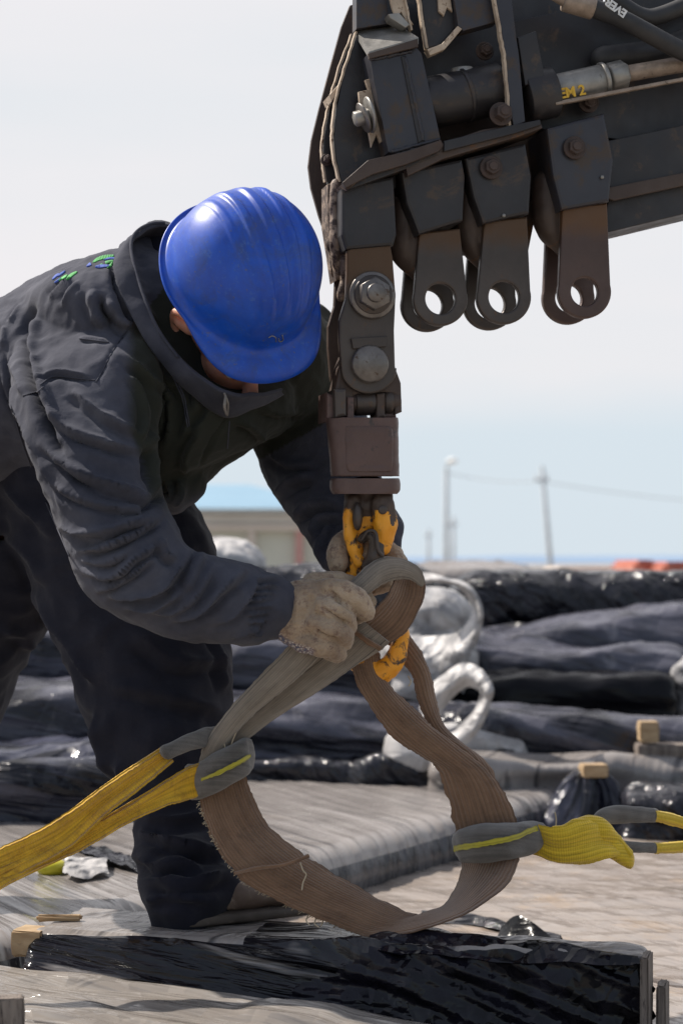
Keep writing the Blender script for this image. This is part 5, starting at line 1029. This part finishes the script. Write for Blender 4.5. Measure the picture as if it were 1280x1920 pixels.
V = folds(V, Fc, TF); V = V+normals(V, Fc)*(.007*noise(V, 11, 3)+.010*(.4-np.abs(noise(V*np.array([1, 1, 1.5]), 13, 6)))+.003*noise(V, 30, 6))[:, None]
mk('trousers', V, Fc, M['trouser'], pe)
# --- shoe(s)
def shoe(px, py, d, s=1.0, parent=pe):
    c = W(px, py, d)  # heel ground point
    f = np.array([.80, .58, -.0]); f /= np.linalg.norm(f); r = np.array([f[1], -f[0], 0]); L = .275*s
    S = [(0, .026, .030, .055), (.05, .030, .040, .060), (.25, .034, .048, .055), (.42, .040, .048, .045), (.6, .044, .040, .032), (.8, .046, .037, .025), (.94, .036, .034, .02), (1, .020, .025, .015)]
    Rg = []; T = ctm([(a*L, w, h, q) for a, w, h, q in S], 36); ph = np.linspace(0, 2*math.pi, 28, endpoint=False)
    for a, w, h, q in T:
        zc = .016+h/2; Rg.append(c+f*a+r[None]*(np.sign(np.cos(ph))*np.abs(np.cos(ph))**.8*w)[:, None]+np.array([0, 0, 1.])*(zc+np.sin(ph)*h/2)[:, None])
    V, Fc = rings(np.array(Rg)); V = V+normals(V, Fc)*(.003*noise(V, 35)+.0015*noise(V, 90))[:, None]
    so = mk('shoe', V, Fc, M['shoe'], parent)
    Rg = []
    for a, w, h, q in T:
        Rg.append(c+f*a+r[None]*(np.sign(np.cos(ph))*np.abs(np.cos(ph))**.5*(w+.004))[:, None]+np.array([0, 0, 1.])*(.010+np.sign(np.sin(ph))*np.abs(np.sin(ph))**.5*.010)[:, None])
    mk('sole', *rings(np.array(Rg)), M['sole'], so)
    for i in range(5):
        a = L*(.36+.07*i); hh = .072-.003*i; p = c+f*a+np.array([0, 0, hh-.004])
        mk('lace', *tube([p-r*.022+[0, 0, -.006], p+[0, 0, .003], p+r*.022+[0, 0, -.006]], .0022, 16, 6), M['cable'], so)
shoe(338, 1737, 3.08, .92)
shoe(-330, 1672, 3.63)
# --- body: one continuous skin figure inside the clothes, head and neck showing
U = np.array([.36, -.86, .36]); U /= np.linalg.norm(U)
Fw = np.array([.22, 0, -.93]); Fw = Fw-U*Fw.dot(U); Fw /= np.linalg.norm(Fw); Rt = np.cross(Fw, U); A3 = np.array([Rt, Fw, U])
HC = W(466, 509, 3.0)-U*.055        # skull centre at brim level, below the dome
def H(x, y, z): return HC+x*Rt+y*Fw+z*U
def H2(x, y, z): return H(x, y+.030, z-.028)
face = [ell(H2(0, -.01, 0), A3, (.076, .096, .095), 32), ell(H2(0, .045, -.055), A3, (.056, .052, .070), 28), ell(H2(0, .045, -.105), A3, (.042, .045, .035), 24), ell(H2(.030, .055, -.045), A3, (.028, .030, .035), 20), ell(H2(-.030, .055, -.045), A3, (.028, .030, .035), 20),
        tube([H2(0, .088, -.02), H2(0, .104, -.040), H2(0, .112, -.056)], [.008, .011, .014], 14, 12), ell(H2(0, .092, -.084), A3, (.022, .010, .006), 16), ell(H2(0, .090, -.095), A3, (.020, .010, .006), 16),
        tube([H2(.05, .055, -.01), H2(0, .085, -.006), H2(-.05, .055, -.01)], .012, 24, 12), tube([H2(0, -.02, -.05), W(410, 640, 3.16), W(360, 650, 3.26)], [.058, .058, .075], 20, 24)]
for sx in (1, -1):
    e = H2(.074*sx, -.010, -.030)
    face += [tube([H2(.076*sx, .008, -.012), H2(.090*sx, -.008, .008), H2(.094*sx, -.026, -.010), H2(.088*sx, -.022, -.040), H2(.078*sx, -.004, -.062)], [.005, .006, .0065, .006, .007], 40, 12), tube([H2(.074*sx, .0, -.02), H2(.086*sx, -.014, -.024)], [.012, .009], 10, 12)]
inner = [tube([W(360, 650, 3.26), W(240, 700, 3.28), W(60, 740, 3.33), W(-100, 850, 3.42)], [.075, .12, .12, .07], 40, 20), tube([W(360, 650, 3.26), W(180, 640, 3.14), W(165, 760, 3.05), W(215, 1020, 2.96), W(250, 1090, 2.955), (W(420, 1130, 2.98)), W(535, 1145, 3.0)], [.07, .06, .055, .045, .045, .035, .028], 60, 18),
         tube([W(360, 650, 3.26), W(520, 660, 3.33), W(580, 740, 3.35), W(620, 880, 3.3), W(670, 1010, 3.19), W(680, 1040, 3.16)], [.07, .06, .05, .045, .03, .026], 60, 18), tube([W(-100, 850, 3.42), W(150, 1000, 3.38), W(290, 1200, 3.31), W(320, 1400, 3.26), W(345, 1640, 3.16), W(360, 1700, 3.13)], [.06, .07, .065, .055, .045, .04], 60, 18),
         tube([W(-100, 850, 3.42), W(-20, 980, 3.5), W(-40, 1200, 3.54), W(-70, 1320, 3.58), W(-175, 1500, 3.6), W(-290, 1660, 3.62)], [.06, .06, .05, .04, .035, .03], 60, 18)]
V, Fc = fuse(face+inner, .0032, 3)
bd = mk('body', V, Fc, M['skin'], pe)
for sx in (1, -1):
    mk('eye', *ell(H2(.030*sx, .083, -.026), A3, (.012, .008, .008), 16), M['lamp_white'], bd)
V, Fc = ell(H(0, -.008, -.008), A3, (.0795, .094, .098), 40); Q = V-H(0, 0, 0); keep = lambda f: np.mean([Q[i].dot(Fw) for i in f]) < .03
mk('hair', V+normals(V, Fc)*(.003*noise(V, 90))[:, None], [f for f in Fc if keep(f)], M['hair'], pe)
# --- helmet
na, nb = 200, 90; Vh = []; a_, b_, c_ = .1155, .122, .128
az = np.linspace(0, 2*math.pi, na, endpoint=False); elv = np.linspace(0, 1, nb)
prof = []
for q in elv[:-1]:
    t = q*math.pi/2*.985; prof.append(('d', t))
Rg = []
def dome(t):
    sx, cy = np.sin(az), np.cos(az); n_ = 2.25
    st, ct = math.sin(t), math.cos(t)
    rr = math.sin(t)**(.86); x = a_*rr*np.sign(sx)*np.abs(sx)**.94; y = b_*rr*np.sign(cy)*np.abs(cy)**.94-.004; z = np.full(na, c_*math.cos(t)**.92 if t < math.pi/2 else 0)
    return x, y, z
for k_, t in prof:
    x, y, z = dome(max(t, .004)); nx_, ny_, nz2 = x/a_**2, y/b_**2, z/c_**2; ln = np.sqrt(nx_**2+ny_**2+nz2**2)+1e-9
    env = sst(-.122, -.085, y)*sst(.118, .085, y)*sst(.015, .06, z); dsp = np.zeros(na)
    for xr, hgt, w in ((0, .0046, .0085), (.030, .0042, .0065), (-.030, .0042, .0065), (.056, .0016, .006), (-.056, .0016, .006)):
        xx = xr*(1-.25*np.clip(y/b_, 0, 1)); dd = np.abs(x-xx); dsp += hgt*sst(w*1.25, w*.55, dd)
    # low raised panel at the forehead
    dsp = dsp*env+.0012*sst(.118, .13, y)*sst(.035, .025, np.abs(x))*sst(.01, .03, z)*0
    Rg.append(np.stack([x+nx_/ln*dsp, y+ny_/ln*dsp, z+nz2/ln*dsp], 1))
fr_ = np.clip(np.cos(az), 0, 1)**1.3; bk = np.clip(-np.cos(az), 0, 1)
xb, yb = a_*np.sign(np.sin(az))*np.abs(np.sin(az))**.94, b_*np.sign(np.cos(az))*np.abs(np.cos(az))**.94-.004
dirx, diry = np.sin(az), np.cos(az)
pk = sst(.30, .92, np.cos(az))
for g, dz, w in ((.002, -.004, 0), (.005, -.009, 0), (.009, -.0110, .2), (.0115, -.0100, .5), (.0135, -.0105, .8), (.0140, -.0130, 1), (.0130, -.0160, 1)):
    ext = g+pk*.036*w; drop = dz-pk*.012*w*w-.004*np.clip(-np.cos(az), 0, 1)
    Rg.append(np.stack([xb+dirx*ext*.9, yb+diry*ext, drop], 1))
Rg = np.array(Rg); Rg[..., 0] *= 1-.13*sst(-.02, .14, Rg[..., 1]); G = HC+U*.040+Rg@A3
V, Fc = rings(G, cap=False); V = np.vstack([V, G[0].mean(0)]); nV = len(V)-1; Fc += [(j, nV, (j+1) % na) for j in range(na)]
N = normals(V, Fc); sg = 1 if N[na*30:na*31].mean(0).dot(U) > 0 else -1; 
Nin = N*sg; k = len(V); V2 = np.vstack([V, V-Nin*.0028]); F2 = Fc+[tuple(q+k for q in f[::-1]) for f in Fc]; m_ = len(Rg)-1
F2 += [(m_*na+j, m_*na+(j+1) % na, m_*na+(j+1) % na+k, m_*na+j+k) for j in range(na)]
hl = mk('hard_hat', V2, F2, M['helmet'], pe)
hb = BVHTree.FromPolygons([Vector(v) for v in V], [tuple(f) for f in Fc])
def onh(px, py, off=.0008):
    c = Vector((0, 0, CZ)); d = (Vector(W(px, py, 1))-c).normalized(); h = hb.ray_cast(c, d); n = np.array(h[1]); n = n if n[1] < 0 else -n
    return np.array(h[0])+n*off
for pts in ([(504, 632), (510, 629), (517, 633), (517, 640)], [(522, 634), (524, 640), (530, 637), (529, 628)]):
    mk('emblem', *tube([onh(*p) for p in pts], .0009, 20, 6), M['yellow_plastic'] if 0 else M['grey_metal'], hl)
# --- gloves
def finger(pts, r): return tube([W(*p) for p in pts], r, 26, 18)
palm = loft([(514, 1192, 546, 1090, 3.0, .032), (532, 1206, 572, 1086, 2.995, .034), (556, 1220, 606, 1090, 2.99, .033), (580, 1226, 632, 1098, 2.99, .030), (598, 1222, 650, 1110, 3.0, .026)], 24, 32, .9)
fing = [finger([(604, 1106, 2.985), (640, 1108, 2.965), (668, 1122, 2.965), (684, 1146, 2.985), (672, 1156, 3.01)], [.0165, .0175, .0170, .0150, .012]),
        finger([(592, 1132, 2.98), (624, 1142, 2.955), (646, 1158, 2.958), (650, 1176, 2.985), (630, 1176, 3.01)], [.0165, .0175, .0165, .0145, .012]),
        finger([(576, 1166, 2.978), (612, 1178, 2.953), (640, 1186, 2.956), (644, 1202, 2.985), (624, 1200, 3.01)], [.0165, .0175, .0165, .0145, .012]),
        finger([(560, 1198, 2.98), (596, 1210, 2.96), (624, 1216, 2.963), (632, 1228, 2.985), (612, 1222, 3.005)], [.0155, .0160, .0152, .013, .011]),
        finger([(588, 1096, 3.02), (630, 1094, 3.04), (664, 1106, 3.05), (690, 1128, 3.05)], [.019, .019, .017, .014])]
V, Fc = fuse([palm]+fing, .0017, 3)
V = folds(V, Fc, [([(614, 1106), (635, 1124), (664, 1150)], 3.2, .009, 2), ([(604, 1140), (632, 1160), (656, 1170)], 3.2, .009, 2), ([(588, 1178), (610, 1193), (644, 1204)], 3.2, .009, 2), ([(560, 1110), (556, 1150), (552, 1180)], 7, .004, 0), ([(600, 1120), (590, 1150), (574, 1180)], 7, .004, 0), ([(522, 1100), (530, 1150), (524, 1190)], 4, .003, 0)])
V = V+normals(V, Fc)*(.0022*noise(V, 55)+.0010*noise(V, 130))[:, None]; P = proj(V)
cuffw = sst(14, 4, np.abs(pdist(P, ctm([[538, 1086], [518, 1130], [512, 1180], [540, 1208], [580, 1226]], 30))[0])-4*noise(V, 60))
mk('glove', V, Fc, M['glove'], pe, attrs={'cuff': cuffw})
# far hand, holding the hook from behind
palm = loft([(700, 1010, 640, 1046, 3.17, .03), (716, 1050, 640, 1075, 3.155, .03), (740, 1086, 650, 1100, 3.14, .03)], 20, 28)
fing = [finger([(690, 1012, 3.16), (655, 1012, 3.12), (634, 1034, 3.085), (634, 1056, 3.07)], [.018, .0185, .018, .0155]),
        finger([(690, 1050, 3.16), (655, 1060, 3.125), (640, 1074, 3.10), (650, 1090, 3.08)], [.018, .0175, .016, .013]),
        finger([(715, 1030, 3.15), (735, 1040, 3.12), (746, 1060, 3.10), (745, 1080, 3.09)], [.018, .017, .016, .013]), finger([(700, 1080, 3.15), (672, 1098, 3.12), (668, 1118, 3.1)], [.017, .016, .013]),
        finger([(705, 1000, 3.13), (700, 1020, 3.09), (690, 1045, 3.075), (684, 1070, 3.08)], [.015, .0145, .014, .012])]
V, Fc = fuse([palm]+fing, .0019, 3); V = V+normals(V, Fc)*(.0022*noise(V, 55)+.0010*noise(V, 130))[:, None]
mk('glove', V, Fc, M['glove'], pe, attrs={'cuff': np.zeros(len(V))})
